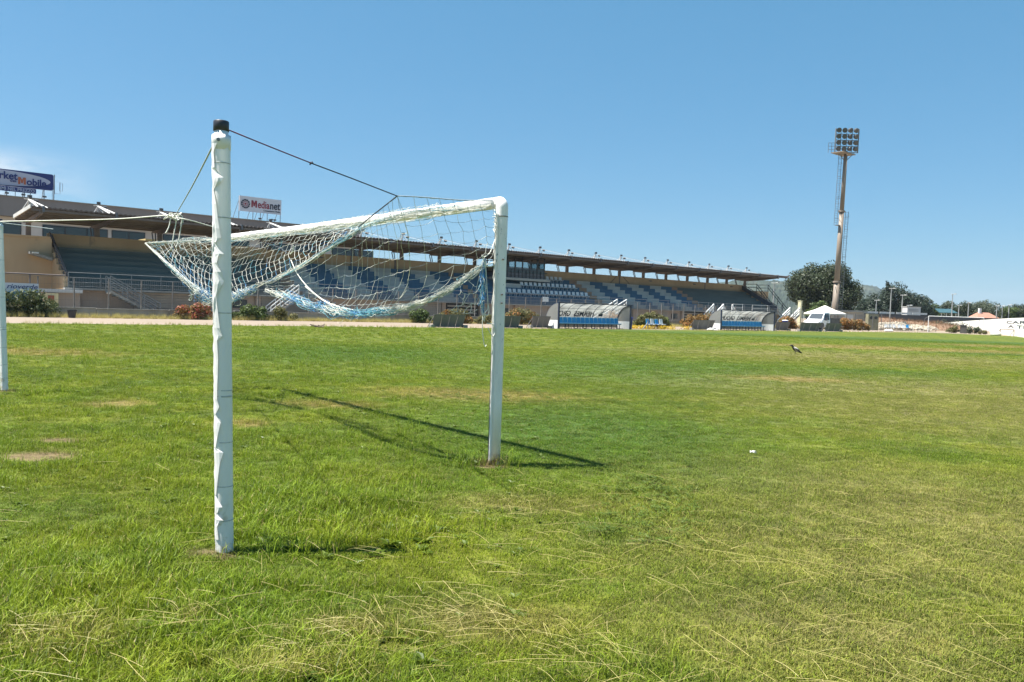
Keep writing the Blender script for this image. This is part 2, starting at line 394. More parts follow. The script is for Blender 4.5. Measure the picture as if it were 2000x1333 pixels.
def scatter(name, pts, kind='stuff'):
    """pts: (x, y, z, rotx, roty, rotz, scale, index)"""
    me = bpy.data.meshes.new(name); me.from_pydata([q[:3] for q in pts], [], [])
    a = me.attributes.new('rot', 'FLOAT_VECTOR', 'POINT'); a.data.foreach_set('vector', [x for q in pts for x in q[3:6]])
    a = me.attributes.new('scl', 'FLOAT', 'POINT'); a.data.foreach_set('value', [q[6] for q in pts])
    a = me.attributes.new('idx', 'INT', 'POINT'); a.data.foreach_set('value', [q[7] for q in pts])
    o = put(name, me); tag(o, kind=kind)
    mod = o.modifiers.new('scatter', 'NODES'); mod.node_group = SCATTER; return o
SCATTER = bpy.data.node_groups.new('scatter', 'GeometryNodeTree')
SCATTER.interface.new_socket('Geometry', in_out='INPUT', socket_type='NodeSocketGeometry')
SCATTER.interface.new_socket('Geometry', in_out='OUTPUT', socket_type='NodeSocketGeometry')
_n, _l = SCATTER.nodes, SCATTER.links
gi = _n.new('NodeGroupInput'); go = _n.new('NodeGroupOutput'); iop = _n.new('GeometryNodeInstanceOnPoints'); ci = _n.new('GeometryNodeCollectionInfo')
ci.inputs['Collection'].default_value = PROTO; ci.inputs['Separate Children'].default_value = True; ci.inputs['Reset Children'].default_value = True
iop.inputs['Pick Instance'].default_value = True
for nm, dt, so in (('rot', 'FLOAT_VECTOR', 'Rotation'), ('scl', 'FLOAT', 'Scale'), ('idx', 'INT', 'Instance Index')):
    na = _n.new('GeometryNodeInputNamedAttribute'); na.data_type = dt; na.inputs['Name'].default_value = nm
    _l.new(na.outputs['Attribute'], iop.inputs[so])
_l.new(gi.outputs[0], iop.inputs['Points']); _l.new(ci.outputs[0], iop.inputs['Instance']); _l.new(iop.outputs[0], go.inputs[0])

rg = random.Random(11)
def at_view(d, u): q = AWAY*d + RIGHT*(u*d); return q.x, q.y     # a ground point d metres out from the camera foot, u to the side
SOILS = [(*(1.308, 8.242, 0.000)[:2], .36, .26), (*(1.641, 9.058, 0.000)[:2], .24, .15), (*(1.601, 4.653, 0.000)[:2], .13, .07), (*(1.653, 4.480, 0.000)[:2], .06, .06), (*(4.617, 5.745, 0.000)[:2], .16, .14), (*(2.783, 11.767, 0.000)[:2], .3, .25)]
pts = []
def lawn(d0, d1, dens, sc, tall):
    uw = .74+2.0/d0
    area = 0.5*(d1*d1-d0*d0)*2*uw
    for _ in range(int(area*dens)):
        d = math.sqrt(rg.uniform(d0*d0, d1*d1)); u = rg.uniform(-uw, uw)
        if abs(u) > .74+2.0/d: continue
        x, y = at_view(d, u)
        if y > 43.9 or x > 108: continue
        skip = False
        for (cx, cy, a, b_) in SOILS:
            e = Vector((x-cx, y-cy, 0)); q = (e.dot(RIGHT)/a)**2+(e.dot(AWAY)/b_)**2
            if q < 1.0 and rg.random() < 0.9: skip = True
        if skip: continue
        nz = mnoise.noise((x*0.55, y*0.55, 3.1)); nz2 = mnoise.noise((x*0.18+5, y*0.18, 1.7))
        r = rg.random(); side = u
        t_ = tall + (0.30 if d < 6.5 else .16)*nz - 0.30*max(0.0, min(.75, side)*1.6) + (0.18 if side < -0.1 else 0)
        if r < t_: k = 5+rg.randrange(3)
        elif r > 0.98 and d < 16 and side < 0.05: k = 8+rg.randrange(3)
        elif nz2 > 0.05 and r > 0.90 and 5 < d < 16 and side < .25: k = 11+rg.randrange(3)
        else: k = rg.randrange(5)
        if d < 6 and k > 4:                               # tall tufts swapped for short ones so the pole's shadow shows
            w_ = Vector((x-1.69, y-4.55, 0)); along = w_.dot(RIGHT)
            if -.3 < along < 1.4 and -.45 < w_.dot(AWAY) < .25: k = rg.randrange(5)
        s = sc*rg.uniform(.75, 1.3)*(1+(0.3 if d < 6.5 else .1)*nz)
        pts.append((x, y, 0.0, rg.uniform(-.12, .12), rg.uniform(-.12, .12), rg.uniform(0, 6.283), s, k))
lawn(2.2, 3.6, 950, .88, 0.10)
lawn(3.6, 5.0, 720, .88, 0.06)
lawn(5.0, 7.0, 480, .95, 0.02)
lawn(7.0, 9.0, 420, .85, -.04)
lawn(9.0, 16.0, 230, .85, -.06)
lawn(16.0, 30.0, 60, 1.15, -.02)
lawn(30.0, 60.0, 14, 1.5, -.02)
for (x, y, n, sp) in [(*(4.604, 5.950, 0.000)[:2], 26, .16), (*(5.018, 11.757, 0.000)[:2], 14, .2), (*(2.934, 9.584, 0.000)[:2], 22, .3), (*(2.762, 4.249, 0.000)[:2], 20, .2), (*(2.134, 4.351, 0.000)[:2], 26, .25), (*(2.215, 13.368, 0.000)[:2], 16, .2), (*(0.639, 4.194, 0.000)[:2], 26, .3), (*(1.530, 2.955, 0.000)[:2], 16, .15)]:
    for _ in range(n):
        pts.append((x+rg.gauss(0, sp), y+rg.gauss(0, sp), 0, 0, 0, rg.uniform(0, 6.28), rg.uniform(1.0, 1.7), rg.choice([5, 6, 7, 7, 8, 9])))
scatter('lawn_grass', pts)
pts = []
for _ in range(5200):
    x = rg.uniform(-6, 106); y = 55.6+abs(rg.gauss(0, .8))
    if y > 57.4: y = rg.uniform(56, 57.3)
    pts.append((x, y, 0, 0, 0, rg.uniform(0, 6.28), rg.uniform(.35, 1.0), 14+rg.randrange(3)))
for _ in range(900):
    x = rg.uniform(-4, 106); y = rg.uniform(43.6, 45.2)
    pts.append((x, y, 0, 0, 0, rg.uniform(0, 6.28), rg.uniform(.2, .5), 14+rg.randrange(3)))
scatter('dry_verge_grass', pts)

# ---- mown straw stalks lying on the lawn near the camera
b = MB(); rg = random.Random(5)
def stalk(x, y, L, ang, z=0.035):
    n = 5; c, s = math.cos(ang), math.sin(ang); bend = rg.gauss(0, .13); w = rg.uniform(.0005, .0010); q = rg.random()
    z0 = z+rg.uniform(-.01, .02); z1 = z+rg.uniform(-.015, .03)
    P = []
    for k in range(n):
        u = k/(n-1); o_ = bend*L*u*u*.5
        P.append(Vector((x+c*L*u-s*o_, y+s*L*u+c*o_, z0+(z1-z0)*u+.005*math.sin(u*3.1))))
    i0 = len(b.v)
    b.tube(P, w, 3, cap=False); b.r += [q]*(len(b.v)-i0)
for _ in range(2600):
    d = 2.3+4.6*rg.random()**1.5; u = rg.uniform(-.72, .72)
    x, y = at_view(d, u)
    dens = 0.35+0.9*mnoise.noise((x*1.3, y*1.3, 9.2))+(0.25 if u > -0.2 else -0.1)+(.2 if d < 3.4 else 0)
    if rg.random() > dens: continue
    stalk(x, y, rg.uniform(.05, .30), -0.7+rg.gauss(0, .9)+(math.pi if rg.random() < .5 else 0), rg.uniform(.03, .065))
for (cx, cy, n, sp) in [(*(2.154, 2.860, 0.000)[:2], 80, .2), (*(1.746, 3.084, 0.000)[:2], 90, .2), (*(0.708, 3.764, 0.000)[:2], 60, .16), (*(3.863, 4.469, 0.000)[:2], 40, .3), (*(3.251, 3.413, 0.000)[:2], 40, .25), (*(0.600, 3.939, 0.000)[:2], 60, .14), (*(1.198, 3.686, 0.000)[:2], 60, .07), (*(2.283, 2.913, 0.000)[:2], 110, .12), (*(1.741, 3.121, 0.000)[:2], 110, .1), (*(1.354, 2.967, 0.000)[:2], 90, .12), (*(3.489, 1.729, 0.000)[:2], 60, .16), (*(5.196, 3.251, 0.000)[:2], 40, .3), (*(4.761, 2.038, 0.000)[:2], 50, .25), (*(2.428, 2.303, 0.000)[:2], 70, .14)]:
    for _ in range(int(n*.75)): stalk(cx+rg.gauss(0, sp), cy+rg.gauss(0, sp), rg.uniform(.04, .21), rg.uniform(0, 6.28), rg.uniform(.03, .07))
tag(b.build('straw_stalks', m_straw), kind='stuff')

# ---------------------------------------------------------------- the goal in the foreground
def paint_mat(name, base, chips, chip_lo, rust=None):
    m, t, o = base_mat(name)
    pos = t.new('ShaderNodeNewGeometry').outputs['Position']
    f = t.rng(t.noise(t.scalev(pos, (1, 1, .35)), 7.0, 6.0, .7), .35, .7)
    col = t.mix(f, base, tuple(x*.86 for x in base))
    ch = t.rng(t.noise(t.scalev(pos, (1, 1, .45)), 34.0, 5.0, .7), chip_lo, chip_lo+.03)
    ch = t.math('MULTIPLY', ch, t.rng(t.noise(pos, 3.1, 3.0), .45, .62))
    col = t.mix(ch, col, chips)
    if rust:
        sep = t.new('ShaderNodeSeparateXYZ'); t.l.new(pos, sep.inputs[0])
        col = t.mix(t.math('MULTIPLY', t.rng(sep.outputs[2], .16, .0), t.rng(t.noise(pos, 18.0, 4.0), .38, .6)), col, rust)
    p = t.new('ShaderNodeBsdfPrincipled'); t.l.new(col, p.inputs['Base Color']); p.inputs['Roughness'].default_value = .42
    bp = t.new('ShaderNodeBump'); bp.inputs['Strength'].default_value = .25; bp.inputs['Distance'].default_value = .003
    t.l.new(t.math('SUBTRACT', 1.0, ch), bp.inputs['Height']); t.l.new(bp.outputs[0], p.inputs['Normal'])
    t.l.new(p.outputs[0], o.inputs['Surface']); return m
m_post = paint_mat('worn_white_paint', (0.88, 0.84, 0.82), (0.13, 0.13, 0.125), .62, (0.22, .13, .07))
m_groove = mat('dark_groove', (0.06, .06, .06), (.16, .14, .12), 20, .8)
m_rope_w = mat('white_cord', (0.80, 0.78, 0.70), (0.64, 0.63, 0.56), 30, .8)
m_rope_t = mat('teal_cord', (0.10, 0.33, 0.42), (0.22, .46, .52), 25, .8)
m_rope_b = mat('blue_cord', (0.035, 0.16, 0.36), (0.08, 0.25, .46), 25, .8)
m_rope_g = mat('grey_cord', (0.42, 0.46, 0.47), (0.26, .32, .36), 25, .8)
m_rope_r = mat('red_cord', (0.20, 0.03, 0.04), (0.05, 0.05, .12), 18, .8)
m_rope_k = mat('dark_cord', (0.045, 0.06, 0.085), (.03, .04, .05), 18, .8)
GX, GN0, GN1, GH = 4.72, 5.82, 13.26, 2.50
goal = empty('football_goal', (GX, GN0, 0), label='white steel goal frame with chipped paint, standing in the grass beside the camera', cat='goal')
def goal_post(y, tx, ty):
    b = MB(); P = [Vector((GX, y, -.06)), Vector((GX, y, .6)), Vector((GX, y, 1.5)), Vector((GX, y, GH-.055))]
    for k in range(5):                                # rounded corner into the bar
        a = k/4*math.pi/2; P.append(Vector((GX, y+ty*(.045-.045*math.cos(a)), GH-.045+.045*math.sin(a))))
    b.tube(P, .058, 20); post = b.build('post', m_post, goal, (GX, GN0, 0), smooth=True)
    c = MB()
    if ty > 0:
        c.box((GX-.072, y-.010, .02), (GX-.0585, y+.010, GH-.12)); c.build('net_channel', m_groove, post, (GX, GN0, 0))
        c = MB()
        c.box((GX-.078, y-.022, .02), (GX-.056, y-.011, GH-.12)); c.build('channel_lip', m_post, post, (GX, GN0, 0))
        c = MB()
        for z_ in (1.62, 1.54, 1.95): c = MB(); c.lathe([(.004, 0), (.011, .004), (.011, .012), (.004, .016)], 8, (GX-.02, y-.064, z_)); c.build('bolt', m_groove, post, (GX, GN0, 0))
        
    return post
goal_post(GN0, 0, 1); goal_post(GN1, 0, -1)
b = MB()
P = [Vector((GX, GN0+.06+(GN1-GN0-.12)*k/14, GH-.012*math.sin(math.pi*k/14))) for k in range(15)]
b.tube(P, .056, 20); b.build('crossbar', m_post, goal, (GX, GN0, 0), smooth=True)
b = MB(); b.tube([(GX, GN0, GH-.14), (GX, GN0, GH-.132)], .0615, 20); b.build('corner_joint', m_groove, goal, (GX, GN0, 0))

# ---- the two padded poles behind it
m_pvc, t, o = base_mat('white_vinyl')
pos = t.new('ShaderNodeNewGeometry').outputs['Position']
col = t.mix(t.rng(t.noise(t.scalev(pos, (1, 1, .25)), 9.0, 5.0, .6), .4, .75), (.89, .86, .84), (.82, .79, .77))
sep = t.new('ShaderNodeSeparateXYZ'); t.l.new(pos, sep.inputs[0])
col = t.mix(t.math('MULTIPLY', t.rng(sep.outputs[2], .45, .0), t.rng(t.noise(pos, 16.0, 5.0), .5, .68)), col, (.42, .35, .22))
p = t.new('ShaderNodeBsdfPrincipled'); t.l.new(col, p.inputs['Base Color']); p.inputs['Roughness'].default_value = .33
tr = t.new('ShaderNodeBsdfTranslucent'); tr.inputs[0].default_value = (.7, .7, .66, 1)
mx = t.new('ShaderNodeMixShader'); mx.inputs[0].default_value = .12
t.l.new(p.outputs[0], mx.inputs[1]); t.l.new(tr.outputs[0], mx.inputs[2]); t.l.new(mx.outputs[0], o.inputs['Surface'])
m_white = mat('white_paint', (.76, .77, .76), (.68, .69, .68), 6, .5)
m_black = mat('black_plastic', (.018, .02, .028), (.03, .03, .04), 20, .45)
m_steel = mat('galvanised_steel', (.24, .25, .26), (.18, .19, .20), 8, .45, .6)
m_strap = mat('strap_grey', (.46, .47, .46), (.36, .37, .37), 40, .6)
SUNAZ = math.atan2(SUN.y, SUN.x)
def padded_pole(base, top, label, seed, full=True):
    base = Vector(base); top = Vector(top); H = top.z
    root = empty('net_pole', base, label=label, cat='net pole', group='padded poles behind the goal')
    def ax(z): return base + (top-base)*(z/H) - base
    c = MB(); c.tube([ax(-.05), ax(H*.5), ax(H-.055)], .040, 16); c.build('pole', m_white, root, smooth=True)
    c = MB(); c.lathe([(.0405, H-.062), (.0445, H-.060), (.0445, H-.004), (.041, H), (.004, H+.001)], 18, ax(H).to_2d().to_3d())
    c.build('cap', m_black, root, smooth=True)
    straps = [.20, .40, .66, .93, .965, 1.42, 1.98, 2.30]
    b = MB(); NS, NR = 64, 300; z0, z1 = .015, H-.115
    for i in range(NR+1):
        z = z0+(z1-z0)*i/NR; a0 = ax(z)
        pinch = sum(math.exp(-((z-s)/.018)**2) for s in straps)
        def tri(x): x = x % 1.0; return x/.82 if x < .82 else (1-x)/.18
        zz = z*2.15+seed*.37+.55*mnoise.noise((z*1.3, seed, 7))
        lip = SUNAZ+.50+1.05*tri(zz)*(.55+.45*mnoise.noise((z*.9, seed+4, 1)))+.22*mnoise.noise((z*11, seed, 3))
        amp = (.002+.004*tri(zz+.3)*(.6+.8*abs(mnoise.noise((z*2.3, seed+8, 5.0)))))*(1.0 if full else .5)
        if 1.35 < z < 1.95 and full: amp *= 1.9
        amp *= 1-.25*min(1, pinch)
        for q in range(NS):
            an = 2*math.pi*q/NS; d = (an-lip+math.pi) % (2*math.pi)-math.pi
            n1 = mnoise.noise((math.cos(an)*1.4+seed, math.sin(an)*1.4, z*3.0))
            n2 = abs(mnoise.noise((math.cos(an)*2.2+seed, math.sin(an)*2.2, z*6+seed)))
            side = max(0.0, math.cos(an-SUNAZ-.3))
            r = .0500+.0018*n1-.004*n2*(.2+.8*side)
            rdg = 1-abs(mnoise.noise((z*9.5+an*1.1, seed+an*.35, 4.4)))*2
            r += .005*max(0, rdg)**1.5*side*(1 if full else .4)
            if -1.5 < d <= 0: r += amp*(1+d/1.5)**1.6
            elif 0 < d < .16: r += amp*(1-d/.16)
            r -= .0006*min(1, pinch)
            r = max(r, .0425)
            b.v.append((a0.x+r*math.cos(an), a0.y+r*math.sin(an), z))
    for i in range(NR):
        for q in range(NS):
            q2 = (q+1) % NS; a = i*NS; b.f.append((a+q, a+q2, a+NS+q2, a+NS+q)); b.m.append(0)
    b.build('padding', m_pvc, root, smooth=True)
    if full:                                               # vinyl lap added to catch the sun, its outline follows the lit strip
        LIP = [(283, .30), (300, .12), (330, .16), (350, .58), (358, .50), (372, .10), (400, .24), (430, .30), (466, .46), (474, .20), (497, .58), (503, .30), (514, .24), (532, .44), (549, .58), (556, .48), (578, .18), (600, .24), (640, .36), (655, .48), (664, .22), (700, .26), (778, .20), (792, .30), (806, .12), (822, .36), (850, .20), (872, .10), (880, .48), (903, .30), (940, .18), (964, .10), (986, .42), (998, .16), (1011, .46), (1024, .14), (1050, .20), (1066, .3)]
        rows = []
        for k in range(len(LIP)-1):
            (ya, fa), (yb, fb) = LIP[k], LIP[k+1]; n_ = max(1, int((yb-ya)/14))
            rows += [(ya+(yb-ya)*i/n_, fa+(fb-fa)*i/n_) for i in range(n_)]
        c = MB(); NC = 6
        for k, (yy, fr_) in enumerate(rows):
            z = H*(1080-yy)/843; a0 = ax(z); az1 = SUNAZ+1.88-math.asin(max(-1, min(1, 1-2*fr_))); az0 = SUNAZ-.2
            for j in range(NC):
                u = j/(NC-1); az = az0+(az1-az0)*u; r = .0525+(.003+.014*fr_)*u**1.5+(.0028*mnoise.noise((z*21, u*2.5, seed)) if j else 0)
                c.v.append((a0.x+r*math.cos(az), a0.y+r*math.sin(az), z+.006*mnoise.noise((z*13, u*3, 8))))
        for k in range(len(rows)-1):
            for j in range(NC-1): q = k*NC+j; c.f.append((q, q+NC, q+NC+1, q+1)); c.m.append(0)
        c.build('sunlit_lap', m_pvc, root)
    for s in straps:
        wd = .002 if s not in (.93,) else .004
        c = MB(); a0 = ax(s); c.lathe([(.0480, s-wd-.001), (.0512, s-wd), (.0512, s+wd), (.0480, s+wd+.001)], 24, (a0.x, a0.y, 0)); c.build('strap', m_strap, root, smooth=True)
    c = MB(); a0 = ax(H-.1); c.lathe([(.046, H-.175), (.0535, H-.172), (.0550, H-.115), (.053, H-.085), (.0505, H-.088), (.049, H-.16)], 24, (a0.x, a0.y, 0)); c.build('collar', m_pvc, root, smooth=True)
    c = MB(); q = -AWAY*.056+RIGHT*.004; c.tube([a0+q+Vector((0, 0, -.02)), a0+q*1.12+Vector((0, 0, -.02))], .010, 10); c.build('eyelet', m_steel, root)
    c = MB(); q = -RIGHT*.057+AWAY*.01; a1 = ax(1.22); c.box((a1.x+q.x-.006, a1.y+q.y-.006, 1.19), (a1.x+q.x+.006, a1.y+q.y+.006, 1.24)); c.build('clip', m_black, root)
    return root
padded_pole((1.691, 4.592, 0.000), (1.674, 4.720, 2.551), 'tall pole in crumpled white vinyl padding with a black cap, in front of the goal', 1.3)
padded_pole((1.773, 14.007, 0.000), (1.720, 14.250, 2.604), 'padded white pole half cut off by the edge, farther than the one with black cap', 5.1, False)
# ---------------------------------------------------------------- the torn net, tied up off the ground
net = empty('goal_net', (GX-.9, 7.0, 1.2), label='torn blue and white net hanging in swags from the goal frame', cat='goal net')
NO = (GX-.9, 7.0, 1.2)
rg = random.Random(21)
def wob(p, a): return Vector(p)+Vector((rg.gauss(0, a), rg.gauss(0, a), rg.gauss(0, a)))
def interp_grid(cols, nu, nv):
    """cols: list of control columns (each top to bottom); returns grid[nu][nv]"""
    C = [crspline(c, nv) for c in cols]
    return list(map(list, zip(*[crspline([c[j] for c in C], nu) for j in range(nv)])))
def netting(name, cols, nu, nv, mats, r=.0026, wobble=.006, drop=0.0, mfun=None, skip_top=False, seed=1):
    global rg
    rg = random.Random(seed)
    G = interp_grid(cols, nu, nv)
    for i in range(nu):
        for j in range(nv):
            if 0 < j < nv-1: G[i][j] = wob(G[i][j], wobble)
    b = MB()
    for i in range(nu):                                # strands down
        for j in range(nv-1):
            if rg.random() < drop: continue
            a, c = G[i][j], G[i][j+1]; mid = (a+c)*.5+Vector((rg.gauss(0, .004), rg.gauss(0, .004), -.004))
            b.tube([a, mid, c], r, 4, mfun(i/(nu-1), j/(nv-1)) if mfun else 0, cap=False)
    for j in range(1 if skip_top else 0, nv):          # strands across
        for i in range(nu-1):
            if rg.random() < drop: continue
            a, c = G[i][j], G[i+1][j]; mid = (a+c)*.5+Vector((rg.gauss(0, .004), rg.gauss(0, .004), -.008))
            b.tube([a, mid, c], r, 4, mfun(i/(nu-1), j/(nv-1)) if mfun else 0, cap=False)
    for i in range(nu):                                # knots
        for j in range(nv):
            p = G[i][j]; b.tube([p-Vector((0, 0, r*1.6)), p+Vector((0, 0, r*1.6))], r*1.7, 4, mfun(i/(nu-1), j/(nv-1)) if mfun else 0)
    o = b.build(name, mats, net, NO); o['kind'] = 'stuff'; return G
MATS = [m_rope_w, m_rope_t, m_rope_b, m_rope_g]
def tw(w): 
    def f(u, v):
        x = rg.random(); s = 0
        for k, q in enumerate(w):
            s += q
            if x < s: return k
        return 0
    return f
side_cols = [
 [(4.625, 5.840, 2.499), (4.643, 5.830, 2.318), (4.648, 5.820, 2.135), (4.591, 5.810, 1.977), (4.513, 5.800, 1.895)],
 [(4.406, 5.760, 2.482), (4.482, 5.780, 2.299), (4.542, 5.810, 2.126), (4.534, 5.830, 1.959), (4.469, 5.850, 1.846)],
 [(4.184, 5.680, 2.450), (4.299, 5.740, 2.261), (4.417, 5.800, 2.069), (4.463, 5.860, 1.894), (4.405, 5.920, 1.772)],
 [(3.988, 5.600, 2.426), (4.152, 5.710, 2.236), (4.302, 5.810, 2.037), (4.372, 5.910, 1.832), (4.316, 6.020, 1.682)],
 [(3.793, 5.520, 2.406), (3.992, 5.680, 2.219), (4.179, 5.830, 2.006), (4.279, 5.990, 1.781), (4.215, 6.140, 1.601)],
 [(3.618, 5.450, 2.388), (3.851, 5.670, 2.197), (4.074, 5.880, 1.977), (4.201, 6.100, 1.740), (4.158, 6.310, 1.529)],
 [(3.449, 5.380, 2.371), (3.702, 5.650, 2.160), (3.948, 5.920, 1.933), (4.096, 6.190, 1.697), (4.082, 6.460, 1.480)],
 [(3.248, 5.300, 2.345), (3.536, 5.620, 2.139), (3.790, 5.950, 1.882), (3.973, 6.270, 1.663), (3.997, 6.600, 1.446)]]
netting('side_netting', side_cols, 8, 10, MATS, .0018, .007, .02, lambda u, v: 3 if v < .55 and rg.random() < .75 else (0 if rg.random() < .7 else 3), seed=4)
back_cols = [
 [(3.248, 5.300, 2.345), (3.536, 5.620, 2.139), (3.790, 5.950, 1.882), (3.973, 6.270, 1.663), (3.997, 6.600, 1.446)],
 [(3.407, 5.750, 2.326), (3.636, 6.010, 2.099), (3.830, 6.280, 1.846), (3.955, 6.540, 1.623), (3.979, 6.800, 1.421)],
 [(3.561, 6.200, 2.301), (3.749, 6.420, 2.066), (3.891, 6.640, 1.817), (3.986, 6.850, 1.582), (3.960, 7.070, 1.398)],
 [(3.774, 6.800, 2.257), (3.904, 6.950, 2.025), (3.995, 7.100, 1.777), (4.038, 7.250, 1.548), (3.952, 7.400, 1.394)],
 [(3.871, 7.200, 2.192), (3.987, 7.350, 1.965), (4.062, 7.510, 1.731), (4.087, 7.660, 1.523), (3.990, 7.820, 1.418)],
 [(3.999, 7.800, 2.128), (4.090, 7.920, 1.926), (4.132, 8.040, 1.719), (4.141, 8.160, 1.552), (4.046, 8.280, 1.443)],
 [(4.079, 8.350, 2.028), (4.149, 8.460, 1.870), (4.188, 8.570, 1.706), (4.197, 8.690, 1.585), (4.114, 8.800, 1.484)],
 [(4.178, 9.100, 1.907), (4.229, 9.190, 1.791), (4.252, 9.280, 1.685), (4.245, 9.380, 1.607), (4.191, 9.470, 1.553)],
 [(4.210, 10.100, 1.730), (4.218, 10.120, 1.704), (4.223, 10.130, 1.677), (4.218, 10.150, 1.649), (4.206, 10.170, 1.614)]]
netting('back_netting', back_cols, 21, 8, MATS, .0018, .008, .05, lambda u, v: 3 if rg.random() < .55 else 0, seed=8)
top_cols = [
 [(4.660, 6.401, 2.523), (4.640, 6.408, 2.511), (4.610, 6.418, 2.499), (4.580, 6.428, 2.491)],
 [(4.660, 7.045, 2.564), (4.580, 7.038, 2.512), (4.510, 7.057, 2.479), (4.460, 7.077, 2.475)],
 [(4.660, 7.772, 2.558), (4.570, 7.784, 2.481), (4.460, 7.783, 2.413), (3.752, 6.700, 2.239)],
 [(4.660, 8.602, 2.545), (4.550, 8.673, 2.415), (4.420, 8.679, 2.293), (3.977, 7.900, 2.119)],
 [(4.660, 9.414, 2.534), (4.530, 9.491, 2.368), (4.400, 9.415, 2.185), (4.092, 8.720, 1.973)],
 [(4.660, 10.258, 2.523), (4.510, 10.359, 2.299), (4.370, 10.292, 2.036), (4.192, 9.800, 1.814)],
 [(4.660, 11.032, 2.509), (4.490, 11.202, 2.237), (4.350, 11.294, 1.934), (4.222, 10.800, 1.669)],
 [(4.660, 11.796, 2.504), (4.480, 12.034, 2.180), (4.330, 12.190, 1.845), (4.155, 11.600, 1.545)],
 [(4.660, 12.422, 2.495), (4.460, 12.875, 2.271), (4.280, 13.028, 2.016), (3.953, 12.040, 1.657)],
 [(4.660, 12.960, 2.497), (4.460, 13.622, 2.469), (4.280, 14.112, 2.283), (3.711, 12.470, 1.956)],
 [(4.660, 13.243, 2.493), (4.480, 14.027, 2.541), (4.280, 14.548, 2.478), (3.478, 13.000, 2.323)]]
netting('top_netting', top_cols, 64, 10, MATS, .0020, .008, .03, lambda u, v: (1 if rg.random() < .3 else (2 if v > .6 and rg.random() < .3 else 3)) if rg.random() < .42 else 0, skip_top=False, seed=12)
flap_cols = [
 [(4.514, 5.800, 1.886), (4.531, 5.800, 1.753), (4.524, 5.800, 1.624), (4.524, 5.810, 1.505)],
 [(4.426, 5.900, 1.787), (4.456, 5.870, 1.655), (4.435, 5.900, 1.548), (4.418, 5.920, 1.442)],
 [(4.316, 6.020, 1.673), (4.361, 5.980, 1.593), (4.348, 5.990, 1.506), (4.319, 6.030, 1.466)]]
netting('loose_flap', flap_cols, 6, 6, MATS, .0021, .016, .14, lambda u, v: 0 if rg.random() < .6 else 3, seed=17)
far_cols = [
 [(4.660, 13.243, 2.493), (4.480, 14.027, 2.541), (4.280, 14.548, 2.478), (3.478, 13.000, 2.323)],
 [(4.660, 13.230, 2.212), (4.480, 13.671, 2.213), (4.280, 14.109, 2.213), (3.551, 12.830, 2.220)],
 [(4.660, 13.214, 1.872), (4.480, 13.399, 1.822), (4.280, 13.555, 1.899), (3.688, 12.520, 1.971)],
 [(4.660, 13.247, 1.531), (4.480, 13.016, 1.486), (4.280, 12.716, 1.524), (3.929, 12.080, 1.633)]]
netting('far_netting', far_cols, 10, 14, MATS, .0022, .012, .06, lambda u, v: 2 if u > .45 and rg.random() < .6 else (1 if rg.random() < .25 else 0), seed=19)

def bundle(name, path, n, rad_, mfun, r=.0028, knots=34, fray=0, loops=0, seed=3):
    """strands of gathered netting running along a path, with loops and frayed ends"""
    global rg
    rg = random.Random(seed)
    P = crspline(path, knots); b = MB()
    rr = rad_ if isinstance(rad_, (list, tuple)) else [rad_]*2
    def R_(u):
        x = u*(len(rr)-1); k = min(int(x), len(rr)-2); return rr[k]+(rr[k+1]-rr[k])*(x-k)
    for s in range(n):
        u0 = max(0, rg.uniform(-.15, .35)); u1 = min(1, rg.uniform(.6, 1.15)); ph = rg.uniform(0, 6.28); tw_ = rg.uniform(-7, 7); q = rg.uniform(.2, 1)
        m_ = max(4, int(knots*.45*(u1-u0))); pts = []
        for k in range(m_):
            u = u0+(u1-u0)*k/(m_-1); a = ph+tw_*u; w = R_(u)*q; x = u*(knots-1); kk = min(int(x), knots-2)
            off = Vector((math.cos(a)*w, math.sin(a)*w*.6, math.sin(a+.8)*w))
            pts.append(P[kk].lerp(P[kk+1], x-kk)+off+Vector((rg.gauss(0, .4), rg.gauss(0, .4), rg.gauss(0, .45)))*R_(u))
        pts = crspline(pts, m_*3)
        for k in range(0, len(pts)-4, 3):
            b.tube(pts[k:k+4], r, 4, mfun(u0+(u1-u0)*k/len(pts), s), cap=False)
        b.tube(pts[-4:], r, 4, 0, cap=False)
    for s in range(fray):                              # curled bits of crossing mesh
        k = rg.randrange(knots-3); w = R_(k/(knots-1)); p = P[k]; e = P[k+1+rg.randrange(2)]
        a = wob(p, w*.6); c = wob(e, w*.7); dz = Vector((rg.gauss(0, w*.6), rg.gauss(0, w*.6), -rg.random()*w*1.3+w*.4))
        b.tube(crspline([a, a.lerp(c, .3)+dz, a.lerp(c, .75)+dz*.8, c], 7), r*.9, 4, mfun(k/(knots-1), s), cap=False)
    for s in range(loops):                             # loops hanging off the underside
        k = rg.randrange(knots-3); p = P[k]; q = P[k+2]; w = R_(k/(knots-1))*.8; d = rg.uniform(.012, .035)
        b.tube(crspline([p+Vector((0, 0, -w*.6)), p.lerp(q, .1)+Vector((0, 0, -w-d*.8)), p.lerp(q, .5)+Vector((0, 0, -w-d)), p.lerp(q, .9)+Vector((0, 0, -w-d*.7)), q+Vector((0, 0, -w*.6))], 12), r, 4, mfun(k/(knots-1), s), cap=False)
    o = b.build(name, MATS, net, NO); o['kind'] = 'stuff'; return o
def cm(*stops):
    """stops: (u, weights white/teal/blue/grey)"""
    def f(u, s):
        for k in range(len(stops)-1):
            if u <= stops[k+1][0]: break
        w = stops[k][1] if u < (stops[k][0]+stops[k+1][0])*.5 else stops[k+1][1]
        x = rg.random(); c = 0
        for i, q in enumerate(w):
            c += q
            if x < c: return i
        return 0
    return f
